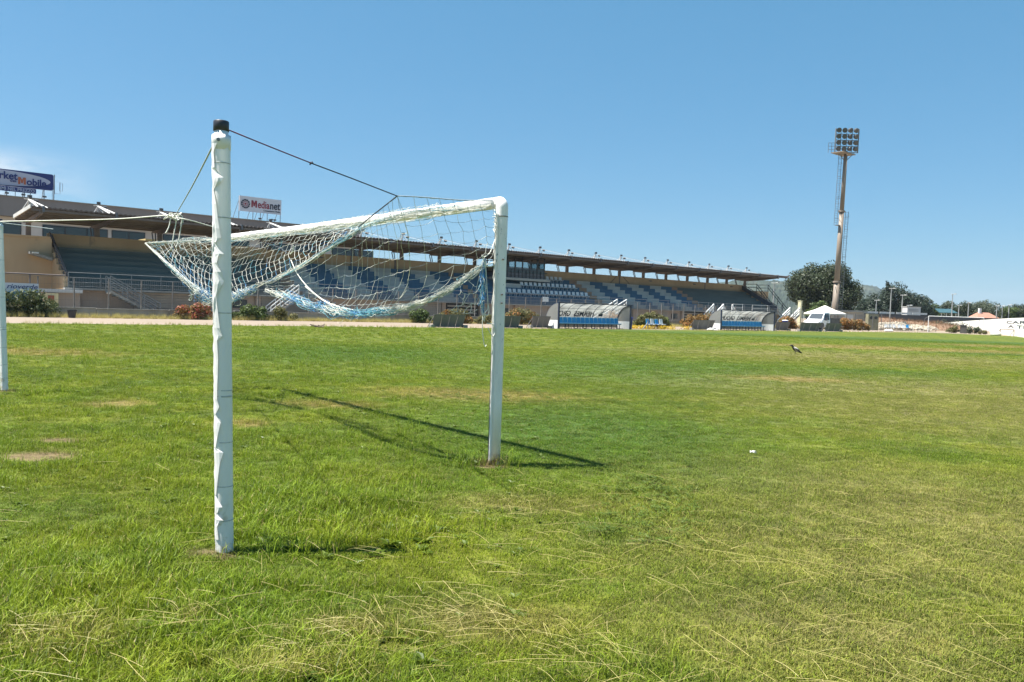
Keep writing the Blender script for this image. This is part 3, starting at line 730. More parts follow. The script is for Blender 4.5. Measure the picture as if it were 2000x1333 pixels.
bundle('gathered_swag', [(4.513, 5.800, 1.895), (4.387, 5.950, 1.752), (4.234, 6.100, 1.612), (4.144, 6.350, 1.514), (3.997, 6.600, 1.446), (3.961, 7.000, 1.405), (3.952, 7.400, 1.400), (3.994, 7.900, 1.433), (4.069, 8.500, 1.481), (4.187, 9.400, 1.566), (4.197, 10.100, 1.642)],
       24, [.022, .024, .022, .026, .036, .036, .050, .058, .050, .034, .03], cm((0, (.8, .05, 0, .15)), (.34, (.85, .08, .0, .07)), (.40, (.10, .70, .12, .08)), (.56, (.12, .62, .18, .08)), (.6, (.7, .2, .04, .06)), (.68, (.3, .34, .28, .08)), (.74, (.14, .36, .44, .06)), (1, (.55, .2, .2, .05))), .0023, 44, 400, 34, 5)
bundle('gathered_edge', [(4.624, 5.900, 2.475), (4.515, 6.200, 2.447), (4.368, 6.600, 2.441), (3.894, 6.400, 2.321), (3.830, 6.900, 2.238), (3.987, 7.800, 2.105), (4.074, 8.600, 1.963), (4.190, 9.650, 1.793), (4.233, 10.500, 1.677)],
       15, [.020, .024, .022, .020, .020, .024, .024, .03, .03], cm((0, (.86, .04, 0, .1)), (.3, (.7, .2, .0, .1)), (.5, (.42, .44, .04, .1)), (.75, (.48, .40, .06, .06)), (1, (.4, .3, .25, .05))), .0021, 40, 60, 0, 6)
bundle('gathered_far_swag', [(4.233, 10.500, 1.677), (4.214, 11.000, 1.582), (4.156, 11.600, 1.485), (4.035, 11.900, 1.523), (3.920, 12.100, 1.655), (3.697, 12.500, 1.971), (3.478, 13.000, 2.323)],
       36, [.045, .062, .085, .075, .04, .016, .010], cm((0, (.4, .2, .36, .04)), (.3, (.5, .12, .34, .04)), (.5, (.35, .2, .4, .05)), (.62, (.7, .12, .14, .04)), (1, (.85, .1, 0, .05))), .0024, 36, 420, 26, 7)
bundle('hanging_tangle', [(4.511, 5.800, 1.957), (4.498, 5.800, 1.814), (4.494, 5.780, 1.671), (4.488, 5.780, 1.528), (4.511, 5.780, 1.400)],
       14, [.012, .022, .022, .018, .026], cm((0, (.6, .1, .2, .1)), (.2, (.12, .2, .62, .06)), (.7, (.1, .3, .54, .06)), (1, (.25, .42, .25, .08))), .0020, 20, 110, 12, 8)
bundle('bar_bunching', [(GX-.075, GN0+.15, GH-.05), (GX-.08, GN0+1.2, GH-.075), (GX-.08, GN0+2.8, GH-.085), (GX-.08, GN0+4.6, GH-.085), (GX-.08, GN0+6.2, GH-.08), (GX-.08, GN1-.15, GH-.06)],
       8, [.012, .016, .018, .018, .018, .014], cm((0, (.4, .12, 0, .48)), (1, (.4, .12, 0, .48))), .0022, 60, 40, 0, 23)
bundle('far_edge_bunch', [(3.478, 13.000, 2.323), (3.719, 12.950, 2.348), (4.300, 13.776, 2.454), (4.620, 13.105, 2.467)], 9, [.008, .022, .03, .03], cm((0, (.75, .1, 0, .15)), (1, (.75, .1, 0, .15))), .0023, 24, 60, 0, 24)
def cord(name, pts, r, m, parent=None, label=None, cat=None, n=None, off=None, group=None, sides=6):
    b = MB(); b.tube(crspline(pts, n or max(8, len(pts)*5)), r, sides)
    o = b.build(name, m, parent, off or (NO if parent else (0, 0, 0)))
    if label: tag(o, label, cat, group)
    return o
cord('tie_cord', [(4.648, 5.820, 2.144), (4.581, 5.800, 2.024), (4.516, 5.800, 1.972), (4.480, 5.800, 1.983), (4.512, 5.800, 1.933)], .005, m_rope_w, net)
cord('tie_cord', [(4.650, 5.820, 1.933), (4.567, 5.800, 1.908), (4.513, 5.800, 1.891), (4.587, 5.800, 1.885), (4.651, 5.820, 1.909)], .005, m_rope_w, net)
cord('tie_cord', [(4.516, 5.790, 1.933), (4.543, 5.790, 1.697), (4.563, 5.790, 1.506), (4.529, 5.790, 1.448), (4.554, 5.790, 1.429), (4.577, 5.790, 1.463), (4.554, 5.790, 1.578)], .0045, m_rope_w, net, n=40)
cord('tie_cord', [(4.497, 5.780, 1.447), (4.496, 5.780, 1.314), (4.512, 5.780, 1.209), (4.533, 5.780, 1.137), (4.551, 5.780, 1.151)], .0042, m_rope_w, net)
cord('tie_cord', [(4.557, 5.790, 1.352), (4.625, 5.790, 1.344), (4.658, 5.790, 1.286), (4.635, 5.790, 1.232), (4.591, 5.790, 1.276), (4.571, 5.790, 1.314)], .0045, m_rope_w, net)
cord('tie_cord', [(4.160, 9.240, 2.009), (4.133, 9.000, 1.841), (4.080, 8.600, 1.677), (4.028, 8.160, 1.549), (3.977, 7.690, 1.464), (3.958, 7.260, 1.430)], .0055, m_rope_w, net, n=30)
cord('tie_cord', [(4.092, 8.680, 1.678), (4.043, 8.280, 1.571), (3.992, 7.900, 1.494), (3.961, 7.510, 1.451)], .0045, m_rope_w, net)
cord('tie_cord', [(3.912, 12.120, 1.655), (3.902, 12.130, 1.532), (3.881, 12.180, 1.477), (3.898, 12.140, 1.463), (3.909, 12.130, 1.517), (3.888, 12.160, 1.593)], .006, m_rope_w, net, n=30)
cord('tie_cord', [(4.144, 9.140, 2.181), (4.148, 9.160, 2.119), (4.160, 9.260, 2.079)], .007, m_rope_w, net)
cord('tie_cord', [(4.187, 10.070, 2.254), (4.182, 9.650, 2.178), (4.171, 9.360, 2.090)], .005, m_rope_k, net)
b = MB(); rg = random.Random(4)                          # lashing of net to the bar and the post
for k in range(13):
    y = GN0+.1+(GN1-GN0-.25)*k/12+rg.uniform(-.03, .03); a0 = rg.uniform(-.3, .3)
    pts = [(GX+.0585*math.cos(a), y+.018*math.sin(a*.5+a0), GH+.0585*math.sin(a)) for a in [x*.55 for x in range(12)]]
    b.tube(pts, .0026, 4, cap=False)
y0 = GN0+.1
b.tube([(GX-.060+rg.uniform(-.006, .006), y0+(GN1-GN0-.2)*k/60, GH-.022+rg.uniform(-.012, .012)) for k in range(61)], .004, 4)
b.tube([(GX-.056+rg.uniform(-.006, .006), y0+(GN1-GN0-.2)*k/60, GH-.045+rg.uniform(-.016, .012)) for k in range(61)], .004, 4)
b.build('bar_lashing', m_rope_w, net, NO)
b = MB()
for k in range(13):
    z = 2.42-k*.018 if k < 12 else 2.42-.2-(k-12)*.10
    pts = [(GX-.082+rg.gauss(0, .002), GN0+.02+rg.gauss(0, .01), z+rg.gauss(0, .01)), (GX-.09, GN0-.02, z-.02+rg.gauss(0, .008)), (GX-.078, GN0-.04, z-.05+rg.gauss(0, .02))]
    b.tube(crspline(pts, 7), .0028, 4, cap=False)
b.tube([(GX-.085+rg.gauss(0, .004), GN0-.015+rg.gauss(0, .004), 2.45-k*.06) for k in range(24)], .004, 4)
b.build('post_lashing', m_rope_w, net, NO)
# the cords that hold it up
P0 = (1.724, 4.740, 2.511)
c1 = empty('guy_cord', P0, label='dark red guy cord from the black capped pole to the near corner of the net', cat='cord')
b = MB(); b.tube(crspline([P0, (2.013, 4.830, 2.471), (2.359, 4.950, 2.429)], 14), .0042, 6); b.build('red_length', m_rope_r, c1, P0, smooth=True)
b = MB(); b.tube(crspline([(2.359, 4.950, 2.429), (2.767, 5.120, 2.394), (3.243, 5.300, 2.344)], 14), .0045, 6); b.build('dark_length', m_rope_k, c1, P0, smooth=True)
b = MB(); q = Vector((2.359, 4.950, 2.433)); b.tube([q+Vector((-.01, 0, -.016)), q+Vector((.0, .006, 0)), q+Vector((.012, 0, -.004)), q+Vector((.004, 0, .008))], [.004, .009, .009, .004], 6); b.build('knot', m_rope_k, c1, P0, smooth=True)
cord('net_edge_cord', [(3.248, 5.300, 2.345), (3.407, 5.750, 2.322), (3.588, 6.300, 2.284), (3.769, 6.850, 2.240)], .0055, m_rope_k, net)
cord('net_edge_cord', [(3.248, 5.300, 2.345), (3.618, 5.450, 2.388), (4.088, 5.640, 2.436), (4.618, 5.840, 2.507)], .0045, m_rope_g, net)
cord('net_edge_cord', [(3.478, 13.000, 2.323), (3.795, 12.900, 2.360), (4.600, 13.917, 2.493), (4.640, 13.044, 2.474)], .006, m_rope_w, net)
cord('net_edge_cord', [(3.478, 13.000, 2.323), (3.682, 12.500, 1.978), (3.920, 12.100, 1.663)], .006, m_rope_w, net)
cord('blue_guy_cord', [(1.656, 4.800, 2.418), (1.871, 5.600, 2.434), (2.389, 7.500, 2.499), (3.329, 11.000, 2.623)], .0055, m_rope_g, None, 'thin grey blue cord running down from the black capped pole to the white rope knot', 'cord')
KN = (3.297, 11.000, 2.572)
wr = empty('white_rope', KN, label='slack white rope tied from the cut off pole to a knot above the net', cat='rope')
b = MB(); b.tube(crspline([(1.727, 14.200, 2.563), (2.302, 13.200, 2.570), (2.868, 12.100, 2.575), (3.228, 11.100, 2.592), KN], 24), .0075, 6); b.build('long_length', m_rope_w, wr, KN, smooth=True)
b = MB(); b.tube(crspline([KN, (3.532, 10.900, 2.527), (4.600, 13.057, 2.655)], 12), .006, 6); b.build('short_length', m_rope_w, wr, KN, smooth=True)
rg = random.Random(9); b = MB()
b.tube(crspline([Vector(KN)+Vector((rg.gauss(0, .06), rg.gauss(0, .06), rg.gauss(0, .035))) for _ in range(16)], 70), .007, 5); b.build('knot', m_rope_w, wr, KN, smooth=True)
for pts in ([(3.252, 11.000, 2.554), (3.240, 11.000, 2.458), (3.208, 11.000, 2.374), (3.189, 11.000, 2.345)], [(3.336, 11.000, 2.589), (3.312, 11.000, 2.430), (3.288, 11.000, 2.272), (3.270, 11.000, 2.121)], [(3.402, 11.000, 2.582), (3.385, 11.000, 2.437), (3.360, 11.000, 2.264), (3.322, 11.000, 2.152)], [(3.232, 11.000, 2.565), (3.316, 11.000, 2.614), (3.402, 11.000, 2.589), (3.410, 11.000, 2.501)]):
    b = MB(); b.tube(crspline(pts, 12), .0075, 5); b.build('loose_end', m_rope_w, wr, KN, smooth=True)
cord('slack_cord', [(1.727, 14.200, 2.548), (1.965, 14.000, 2.519), (2.170, 13.800, 2.495), (2.332, 13.600, 2.468)], .005, m_rope_g, None, 'short slack cord end dangling beside the cut off pole', 'cord')
# ---------------------------------------------------------------- the grandstand
m_plaster = mat('tan_plaster', (0.47, 0.335, 0.205), (0.40, 0.285, 0.175), .5, .9, bump=.2, streak=(1, 1, .3), c3=(.30, .23, .16))
m_plaster2 = mat('pinkish_plaster', (0.42, 0.34, 0.285), (0.35, 0.285, 0.24), .6, .9, bump=.2, streak=(1, 1, .3), c3=(.26, .21, .18))
m_conc = mat('weathered_concrete', (0.33, 0.32, 0.295), (0.22, 0.215, 0.20), .8, .9, bump=.3, streak=(1, 1, .35), c3=(.13, .13, .12))
m_seatgrey = mat('grey_green_terrace', (0.115, 0.135, 0.125), (0.09, 0.108, 0.10), .9, .8, streak=(.3, 1, 1), c3=(.15, .16, .15), c3lo=.66)
m_tblue = mat('terrace_blue', (0.065, 0.135, 0.20), (0.05, 0.11, 0.17), .9, .75, c3=(.16, .2, .24), c3lo=.66)
m_twhite = mat('terrace_white', (0.42, 0.41, 0.37), (0.34, 0.335, 0.305), .8, .75, c3=(.34, .34, .32), c3lo=.66)
m_torange = mat('terrace_rust', (0.34, 0.20, 0.12), (0.30, 0.20, 0.14), 1.2, .85)
m_roof = mat('brown_roof_sheet', (0.125, 0.095, 0.085), (0.095, 0.075, 0.068), .7, .65, streak=(4, .3, 1))
m_beam = mat('brown_steel', (0.16, 0.135, 0.125), (0.12, .10, .095), 1.5, .6)
m_bluegrey = mat('blue_grey_steel', (0.11, 0.125, 0.15), (.09, .10, .12), 1.5, .5)
m_light = mat('light_grey_metal', (.62, .62, .60), (.52, .52, .5), 2, .5)
m_dark = mat('dark_frame', (0.018, .024, .03), (.03, .035, .04), 3, .4)
m_void = mat('painted_recess_shade', (.022, .022, .022), (.035, .033, .03), 2, .9)  # near-black colour standing for shade inside the recesses
m_glass = glass_mat('cabin_glass', (.80, .90, .93), .72, .04)
m_winglass = glass_mat('window_glass', (.3, .4, .42), .12, .06, (.05, .075, .085))
m_lamp = mat('floodlight_body', (.05, .055, .06), (.08, .08, .085), 5, .4)
m_reflect = mat('floodlight_glass', (.12, .13, .14), (.07, .08, .085), 4, .2, .3)
m_seat = mat('white_seat', (.60, .61, .60), (.52, .53, .53), 3, .4)
m_louvre = mat('louvre_grey', (.36, .33, .29), (.29, .265, .24), 1.1, .8)
S0, S1, F0, RW = 11.1, 100.4, 61.0, 67.0
SO = (55.0, 61.0, 0.0)
stand = empty('grandstand', SO, label='long open grandstand with a flat brown roof and blue and white terraces', cat='grandstand')
def sb(name, m, a, b_, parent=None):
    q = MB(); q.box(a, b_); return q.build(name, m, parent or stand, SO)
NST, Z0, RISE, RUN = 7, 1.90, .43, .84
for k in range(NST):                                     # terrace steps
    y = F0+.12+k*RUN
    q = MB(); q.box((S0+.3, y, Z0+k*RISE-(.0 if k == 0 else .002)), (S1-.3, RW-.02, Z0+(k+1)*RISE)); q.build('terrace_step', m_seatgrey, stand, SO)
_cache = {}
def block(m, s_, w, k, h=RISE):
    key = (m.name, round(w, 2))
    if key not in _cache:
        q = MB(); q.box((0, -.012, .008), (w, .006, RISE+.006)); q.box((0, .0065, RISE-.01), (w, RUN-.02, RISE+.0055))
        _cache[key] = q.mesh('painted_block', m)
    return put('painted_block', _cache[key], stand, (s_-SO[0], F0+.12+k*RUN-SO[1], Z0+k*RISE))
rg = random.Random(2)
for k in range(NST):                                     # blue fields with white blocks, rust coloured stairways
    for (a, c) in ((27.4, 28.6), (64.1, 65.3), (82.9, 84.1), (46.9, 47.5)):
        block(m_torange, a+.001, c-a-.002, k)
    x = 28.6
    n = 0
    while x < 46.8:
        w = 2.28
        block(m_twhite if n % 2 == 0 else m_tblue, x+.003, w-.006, k); x += w; n += 1
    block(m_tblue, 47.503, 16.59, k)
    x = 65.3; n = 0
    while x < 82.8:
        w = 2.2
        block(m_twhite if n % 2 == 0 else m_tblue, x+.003, min(w, 82.9-x)-.006, k); x += w; n += 1
# white bucket seats on the centre block
q = MB(); q.box((-.21, 0, .30), (.21, .36, .345)); q.prismx([(.34, .33), (.40, .33), (.47, .72), (.42, .72)], -.21, .21); q.bar((-.12, .2, 0), (-.12, .2, .3), .04); q.bar((.12, .2, 0), (.12, .2, .3), .04)
seat_me = q.mesh('seat', m_seat)
for (k, a, c) in ((1, 50.2, 63.4), (3, 55.2, 63.2), (5, 57.2, 62.6)):
    x = a
    while x < c:
        put('seat', seat_me, stand, (x-SO[0], F0+.12+k*RUN+.32-SO[1], Z0+(k+1)*RISE+.004), (0, 0, rg.uniform(-.05, .05))); x += .66
sb('counter', m_twhite, (51.2, F0+.12+3*RUN+.2, Z0+4*RISE+.006), (54.7, F0+.12+3*RUN+.6, Z0+4*RISE+.46))
# walls
sb('rear_wall', m_plaster, (S0, RW, 0), (S1, RW+.22, 5.92))
for x in (36.2, 41.0, 55.0, 73.6, 91.2):
    q = MB(); q.box((x-.09, RW-.03, 4.95), (x+.09, RW-.001, 5.90)); q.build('wall_pilaster', m_beam, stand, SO)
for x in (33.0, 61.0, 79.5, 88.8, 97.5):
    q = MB(); q.box((x-.3, RW-.08, 5.55), (x+.3, RW-.001, 5.62)); q.box((x-.2, RW-.06, 5.50), (x+.2, RW-.002, 5.55)); q.build('wall_lamp', m_lamp, stand, SO)
for (x, dx) in ((73.6, -1.7), (73.6, 1.9)):
    q = MB(); q.tube([(x+dx*.3, RW-.04, 5.9), (x+dx, RW-.05, 4.95)], .025, 5); q.build('wall_cable', m_dark, stand, SO)
for (xa, xb, sgn) in ((S0, S0+.28, -1), (S1-.28, S1, 1)):            # stepped end walls
    prof = [(F0, 0), (RW, 0), (RW, 5.35)]
    for k in range(NST-1, -1, -1):
        y = F0+.12+k*RUN; prof += [(y, Z0+(k+1)*RISE+.34), (y, Z0+k*RISE+.34)]
    prof += [(F0, Z0+.34)]
    q = MB(); q.prismx(prof, xa, xb); q.build('end_wall', m_plaster, stand, SO)
    q = MB()
    q.tube([(xa+.14, F0+.1, 2.95), (xa+.14, RW-.1, 6.0)], .05, 6)
    q.tube([(xa+.14, F0+.1, 2.55), (xa+.14, RW-.1, 5.6)], .035, 6)
    for k in range(6):
        y = F0+.15+k*1.1; z = 2.95+(y-F0-.1)*(3.05/5.8); q.tube([(xa+.14, y, z-.9), (xa+.14, y, z)], .03, 5)
    q.build('end_railing', m_beam, stand, SO)
    q = MB(); q.prismx([(F0+.05, 2.12), (RW-.05, 5.25), (RW-.05, 5.9), (F0+.05, 2.85)], xa+.285 if sgn < 0 else xa-.03, xa+.31 if sgn < 0 else xa-.005); q.build('end_screen', m_bluegrey, stand, SO)
# front: lip, wall with openings
sb('platform_lip', m_conc, (S0-.02, F0-.55, 1.78), (S1, F0+.11, 1.915))
x = S0; n = 0; step = 4.5
SK = [0, 1, 2, 1, 3, 0, 1, 4, 2, 0, 1, 3, 1, 0, 2, 4, 1, 0, 3, 1]
opn = []
while x < S1-1:
    opn.append((x, SK[n % len(SK)])); x += step; n += 1
q = MB(); q.box((S0, F0+.32, 0), (S1, F0+.52, 1.775)); q.build('recessed_wall', m_plaster2, stand, SO)
for (x, k) in opn:
    sb('front_pier', m_plaster2, (x, F0, 0), (x+.42, F0+.319, 1.775))
    a, c = x+.43, min(x+step-.01, S1)
    if k in (0, 3):
        sb('front_panel', m_plaster2, (a, F0+.05, 0), (c, F0+.318, 1.774))
        if k == 3:
            w = MB(); w.box((a+.5, F0+.02, .95), (a+1.7, F0+.06, 1.5)); fr = w.build('window', m_dark, stand, SO)
            for d in (0, 1):
                w = MB(); w.box((a+.55+d*.58, F0+.015, 1.0), (a+1.08+d*.58, F0+.0195, 1.45)); w.build('pane', m_winglass, fr, SO)
    elif k == 1:                                          # a shutter of horizontal slats
        w = MB()
        for i in range(9): w.prismx([(F0+.10, .06+i*.19), (F0+.13, .06+i*.19), (F0+.07, .23+i*.19), (F0+.04, .23+i*.19)], a+.05, c-.05)
        w.box((a+.05, F0+.15, 0), (c-.05, F0+.17, 1.77)); w.build('slat_shutter', m_louvre, stand, SO)
    elif k == 2:
        w = MB(); w.box((a, F0+.2, 0), (c, F0+.318, 1.774)); w.build('front_panel', m_plaster2, stand, SO)
        w = MB(); w.box((a+.6, F0+.15, 0), (a+1.5, F0+.199, 1.62)); d = w.build('door', m_louvre, stand, SO)
        w = MB(); w.box((a+.66, F0+.14, .9), (a+.72, F0+.149, 1.0)); w.build('handle', m_dark, d, SO)
        w = MB(); w.box((a+2.3, F0+.12, .8), (a+3.4, F0+.199, 1.45)); fr = w.build('window', m_dark, stand, SO)
        w = MB(); w.box((a+2.36, F0+.11, .86), (a+3.34, F0+.119, 1.39)); w.build('pane', m_winglass, fr, SO)
    else:
        w = MB(); w.box((a, F0+.28, 0), (c, F0+.318, 1.77)); w.build('painted_dark_recess', m_void, stand, SO)  # solid dark sheet, the shade of the recess is in its colour
        w = MB()
        for i in range(5): w.box((a+.3, F0+.1+i*.02, .1+i*.33), (c-.3, F0+.13+i*.02, .26+i*.33))
        w.build('stacked_boards', m_louvre, stand, SO)
# railing along the platform
q = MB(); q.tube([(0, 0, 0), (0, 0, 1.04)], .026, 6); post_me = q.mesh('railing_post', m_steel)
x = S0+.2
while x < S1:
    put('railing_post', post_me, stand, (x-SO[0], F0-.45-SO[1], 1.915)); x += 2.0
for z, r in ((2.95, .024), (2.62, .015), (2.30, .015), (2.02, .015)):
    q = MB(); q.tube([(S0+.2, F0-.45, z), (S1-.1, F0-.45, z)], r, 6); q.build('railing_rail', m_steel, stand, SO)
q = MB(); x = S0+.3
while x < S1: q.box((x-.006, F0-.456, 1.95), (x+.006, F0-.444, 2.62)); x += .14
tag(q.build('railing_bars', m_steel, stand, SO), kind='stuff')
for (x0, w_) in ((88.6, 2.2), (93.0, 3.8)):
    q = MB()
    for z in (2.05, 2.45, 2.9): q.box((x0, F0-.53, z), (x0+w_, F0-.48, z+.06))
    for x in (x0, x0+w_-.06): q.box((x, F0-.54, 1.95), (x+.06, F0-.475, 2.98))
    q.build('white_gate', m_light, stand, SO)
q = MB(); q.box((54.9, F0-.50, 2.25), (55.7, F0-.47, 2.75)); q.build('notice_board', m_white, stand, SO)
# stairs from the platform down to the track, with their rails
def stair(x0, x1, y, m, w=1.3, rails=(.95, .62, .3), r=.035):
    nst = 8; q = MB(); d = (x1-x0)/nst
    for k in range(nst):
        z = 1.85-(k+1)*1.85/(nst+1); q.box((x0+k*d, y-w, z-.06), (x0+(k+1)*d, y, z))
    for yy in (y-w, y-.05): q.bar((x0, yy, 1.75), (x1, yy, .05), .06, .16)
    o = q.build('stair', m_conc if m is not m_white else m_conc, stand, SO)
    q = MB()
    for yy in (y-w, y-.02):
        for h in rails: q.bar((x0, yy, 1.85+h), (x1, yy, .05+h), r*2, r*2)
        for k in range(4):
            u = k/3; x = x0+(x1-x0)*u; z = 1.85-1.8*u; q.bar((x, yy, z-.1), (x, yy, z+rails[0]), r*1.6)
    q.build('stair_rail', m, o, SO)
stair(13.6, 16.9, F0-.56, m_steel)
stair(27.5, 25.2, F0-.56, m_white, 1.0)
stair(64.8, 60.9, F0-1.8, m_white, 1.4, (.95, .55, .15), .05)
stair(84.3, 81.6, F0-.56, m_white, 1.5, (.95, .55, .15), .06)
stair(86.1, 88.3, F0-.56, m_white, 1.5, (.95, .55, .15), .06)
stair(102.4, 99.3, F0-.56, m_white, 1.5, (.95, .55, .15), .06)
# press cabin
cabn = sb('cabin_floor', m_twhite, (51.6, 64.1, 4.46), (59.2, RW-.03, 4.72))
XC0, XC1, YC = 52.2, 58.55, 64.45
q = MB(); q.box((XC0, YC, 4.721), (XC1, YC+.05, 5.25)); q.box((XC0, YC+.051, 4.721), (XC0+.05, RW-.03, 5.25)); q.box((XC1-.05, YC+.051, 4.721), (XC1, RW-.03, 5.25)); q.build('cabin_apron', m_bluegrey, stand, SO)
q = MB()
xs = [XC0+i*(XC1-XC0)/6 for i in range(7)]
for x in xs: q.box((x-.06, YC-.04, 4.74), (x+.06, YC+.06, 7.05))
for x in (XC0, XC1): 
    for y in (65.5, 66.6): q.box((x-.05, y-.05, 4.74), (x+.05, y+.05, 7.05))
for z in (5.25, 5.80, 6.45, 6.97): q.box((XC0, YC-.02, z), (XC1, YC+.04, z+.08)); q.box((XC1-.04, YC+.05, z), (XC1+.02, RW-.04, z+.08)); q.box((XC0-.02, YC+.05, z), (XC0+.04, RW-.04, z+.08))
for z in (4.95, 5.55): q.box((XC0, YC-.10, z), (XC1, YC-.06, z+.04))
for x in xs[1:-1]: q.box((x+.48, YC-.10, 4.75), (x+.52, YC-.05, 5.6))
for x in xs[::2]: q.box((x-.05, RW-.14, 5.93), (x+.05, RW-.06, 7.05))
q.build('cabin_frame', m_dark, stand, SO)
for i in range(6):
    q = MB(); q.box((xs[i]+.061, YC+.005, 5.88), (xs[i+1]-.061, YC+.015, 6.44)); q.build('window_pane', m_glass, stand, SO)
    q = MB(); q.box((xs[i]+.061, YC+.005, 5.33), (xs[i+1]-.061, YC+.015, 5.79)); q.build('window_pane', m_winglass, stand, SO)
q = MB(); q.box((XC1-.01, YC+.1, 5.88), (XC1, RW-.1, 6.44)); q.build('window_pane', m_glass, stand, SO)
# roof
RX0, RX1, RY0, RY1 = 9.3, 104.2, 62.0, 69.2
def rz(y): return 7.35-(y-RY0)*.030
q = MB(); n = int((RX1-RX0)/.16)
for (dz, flip) in ((0, 0), (-.10, 1)):
    i0 = len(q.v)
    for k in range(n+1):
        x = RX0+(RX1-RX0)*k/n; bmp = .035 if k % 2 else -.035
        for y in (RY0, RY0+2.4, RY0+4.8, RY1): q.v.append((x, y, rz(y)+bmp+dz))
    for k in range(n):
        for j in range(3):
            a = i0+k*4+j; f = (a, a+4, a+5, a+1); q.f.append(f[::-1] if flip else f); q.m.append(0)
i1 = 4*(n+1)
for k in range(n):
    for j in (0, 3):
        a, b_ = k*4+j, (k+1)*4+j; q.f.append((a, b_, b_+i1, a+i1)); q.m.append(0)
q.build('roof', m_roof, stand, SO)
for y in (62.15, 63.5, 64.9, 66.3, 67.7, 69.0):
    q = MB(); q.box((RX0+.05, y-.06, rz(y)-.30), (RX1-.05, y+.06, rz(y)-.14)); q.build('purlin', m_beam, stand, SO)
q = MB(); q.bar((RX0-.03, RY0-.1, rz(RY0)-.02), (RX0-.03, RY1, rz(RY1)-.02), .06, .26); q.build('gable_fascia', m_light, stand, SO)
q = MB(); q.bar((RX1+.03, RY0-.1, rz(RY0)-.02), (RX1+.03, RY1, rz(RY1)-.02), .06, .22); q.build('gable_fascia', m_beam, stand, SO)
q = MB(); q.prism([(-.09, -.13), (.09, -.13), (.09, .13), (-.09, .13)], 0, 1); 
bm = MB(); bm.prismx([(RY0+.1, 7.05), (RY0+.1, 6.90), (64.5, 6.66), (67.1, 6.55), (69.1, 6.72), (69.1, 6.86), (67.3, 6.89)], -.09, .09); beam_me = bm.mesh('roof_beam', m_beam, off=(0, SO[1], 0))
cm_ = MB(); cm_.box((-.16, 67.24-SO[1], .4), (.16, 67.5-SO[1], 6.57)); col_me = cm_.mesh('column', m_beam)
st_ = MB(); st_.tube([(-.13, 69.05-SO[1], 6.75), (-.03, 68.2-SO[1], 4.5)], .05, 6); st_.tube([(.13, 69.05-SO[1], 6.75), (.03, 68.2-SO[1], 4.5)], .05, 6); str_me = st_.mesh('tie_strut', m_bluegrey)
br_ = MB(); br_.box((-.07, RY0-.06-SO[1], 7.0), (.07, RY0+.3-SO[1], 7.42)); br_me = br_.mesh('edge_bracket', m_bluegrey)
ma = MB(); ma.tube([(0, 67.3-SO[1], 7.15), (0, 67.3-SO[1], 8.42)], .045, 6)
for (dx, yy) in ((-.55, 67.3), (.0, 68.9), (.45, 65.9)): ma.tube([(0, 67.3-SO[1], 8.25), (dx, yy-SO[1], 7.22)], .035, 5)
ma.tube([(-.3, 67.25-SO[1], 8.3), (.3, 67.25-SO[1], 8.3)], .025, 5); mast_me = ma.mesh('mast', m_light)
sy = MB(); sy.tube([(0, 67.3-SO[1], 8.35), (.0, 62.4-SO[1], 7.4)], .02, 4); sy.tube([(0, 67.3-SO[1], 8.35), (4.1, 62.5-SO[1], 7.4)], .016, 4); stay_me = sy.mesh('stay_cable', m_light)
sy = MB(); sy.tube([(0, 67.3-SO[1], 8.3), (.05, 63.5-SO[1], 7.42)], .065, 6); sy.tube([(0, 67.3-SO[1], 8.3), (.95, 64.3-SO[1], 7.40)], .06, 6); big_me = sy.mesh('raking_strut', m_light)
lp = MB(); lp.box((-.13, -.09, -.09), (.13, .09, .11)); lp.box((-.11, -.10, -.07), (.11, -.091, .09)); lamp_me = lp.mesh('lamp', m_lamp)
for k in range(21):
    x = 9.95+4.572*k-SO[0]
    if k > 0: put('roof_beam', beam_me, stand, (x, 0, 0)); put('column', col_me, stand, (x, 0, 0)); put('tie_strut', str_me, stand, (x, 0, 0))
    else: put('roof_beam', beam_me, stand, (x, 0, 0)); put('column', col_me, stand, (x, 0, 0))
    put('edge_bracket', br_me, stand, (x+.1, 0, 0))
    mm = put('mast', mast_me, stand, (x, 0, 0))
    put('lamp', lamp_me, mm, (.05, 67.2-SO[1], 8.5), (0, 0, rg.uniform(-.4, .4))); put('lamp', lamp_me, mm, (.42, 67.0-SO[1], 8.18), (.4, 0, rg.uniform(-.4, .4)))
    if k < 5: put('raking_strut', big_me, stand, (x, 0, 0))
    elif k < 20: put('stay_cable', stay_me, stand, (x, 0, 0))
# right end: landing wall and stair going down
q = MB(); q.box((101.0, 65.0, 4.05), (104.0, 67.2, 5.1)); q.build('landing_wall', m_plaster, stand, SO)
q = MB(); q.prismx([(64.9, 4.04), (61.2, 0.5), (60.8, 0.5), (60.8, 0.2), (67.0, 0.2), (67.0, 4.04)], 101.0, 101.3); q.prismx([(64.9, 4.04), (61.2, 0.5), (60.8, 0.5), (60.8, 0.2), (67.0, 0.2), (67.0, 4.04)], 102.7, 103.0); q.build('stair_side', m_plaster, stand, SO)
q = MB()
for x in (101.0, 104.0):
    for h in (1.0, .55): q.tube([(x, 67, 5.1+h), (x, 65.1, 5.1+h), (x, 60.9, .7+h)], .05, 5)
    for k in range(6): y = 65.1-.84*k; q.tube([(x, y, 5.0-.88*k), (x, y, 6.1-.88*k)], .04, 5)
q.build('end_stair_rail', m_dark, stand, SO)
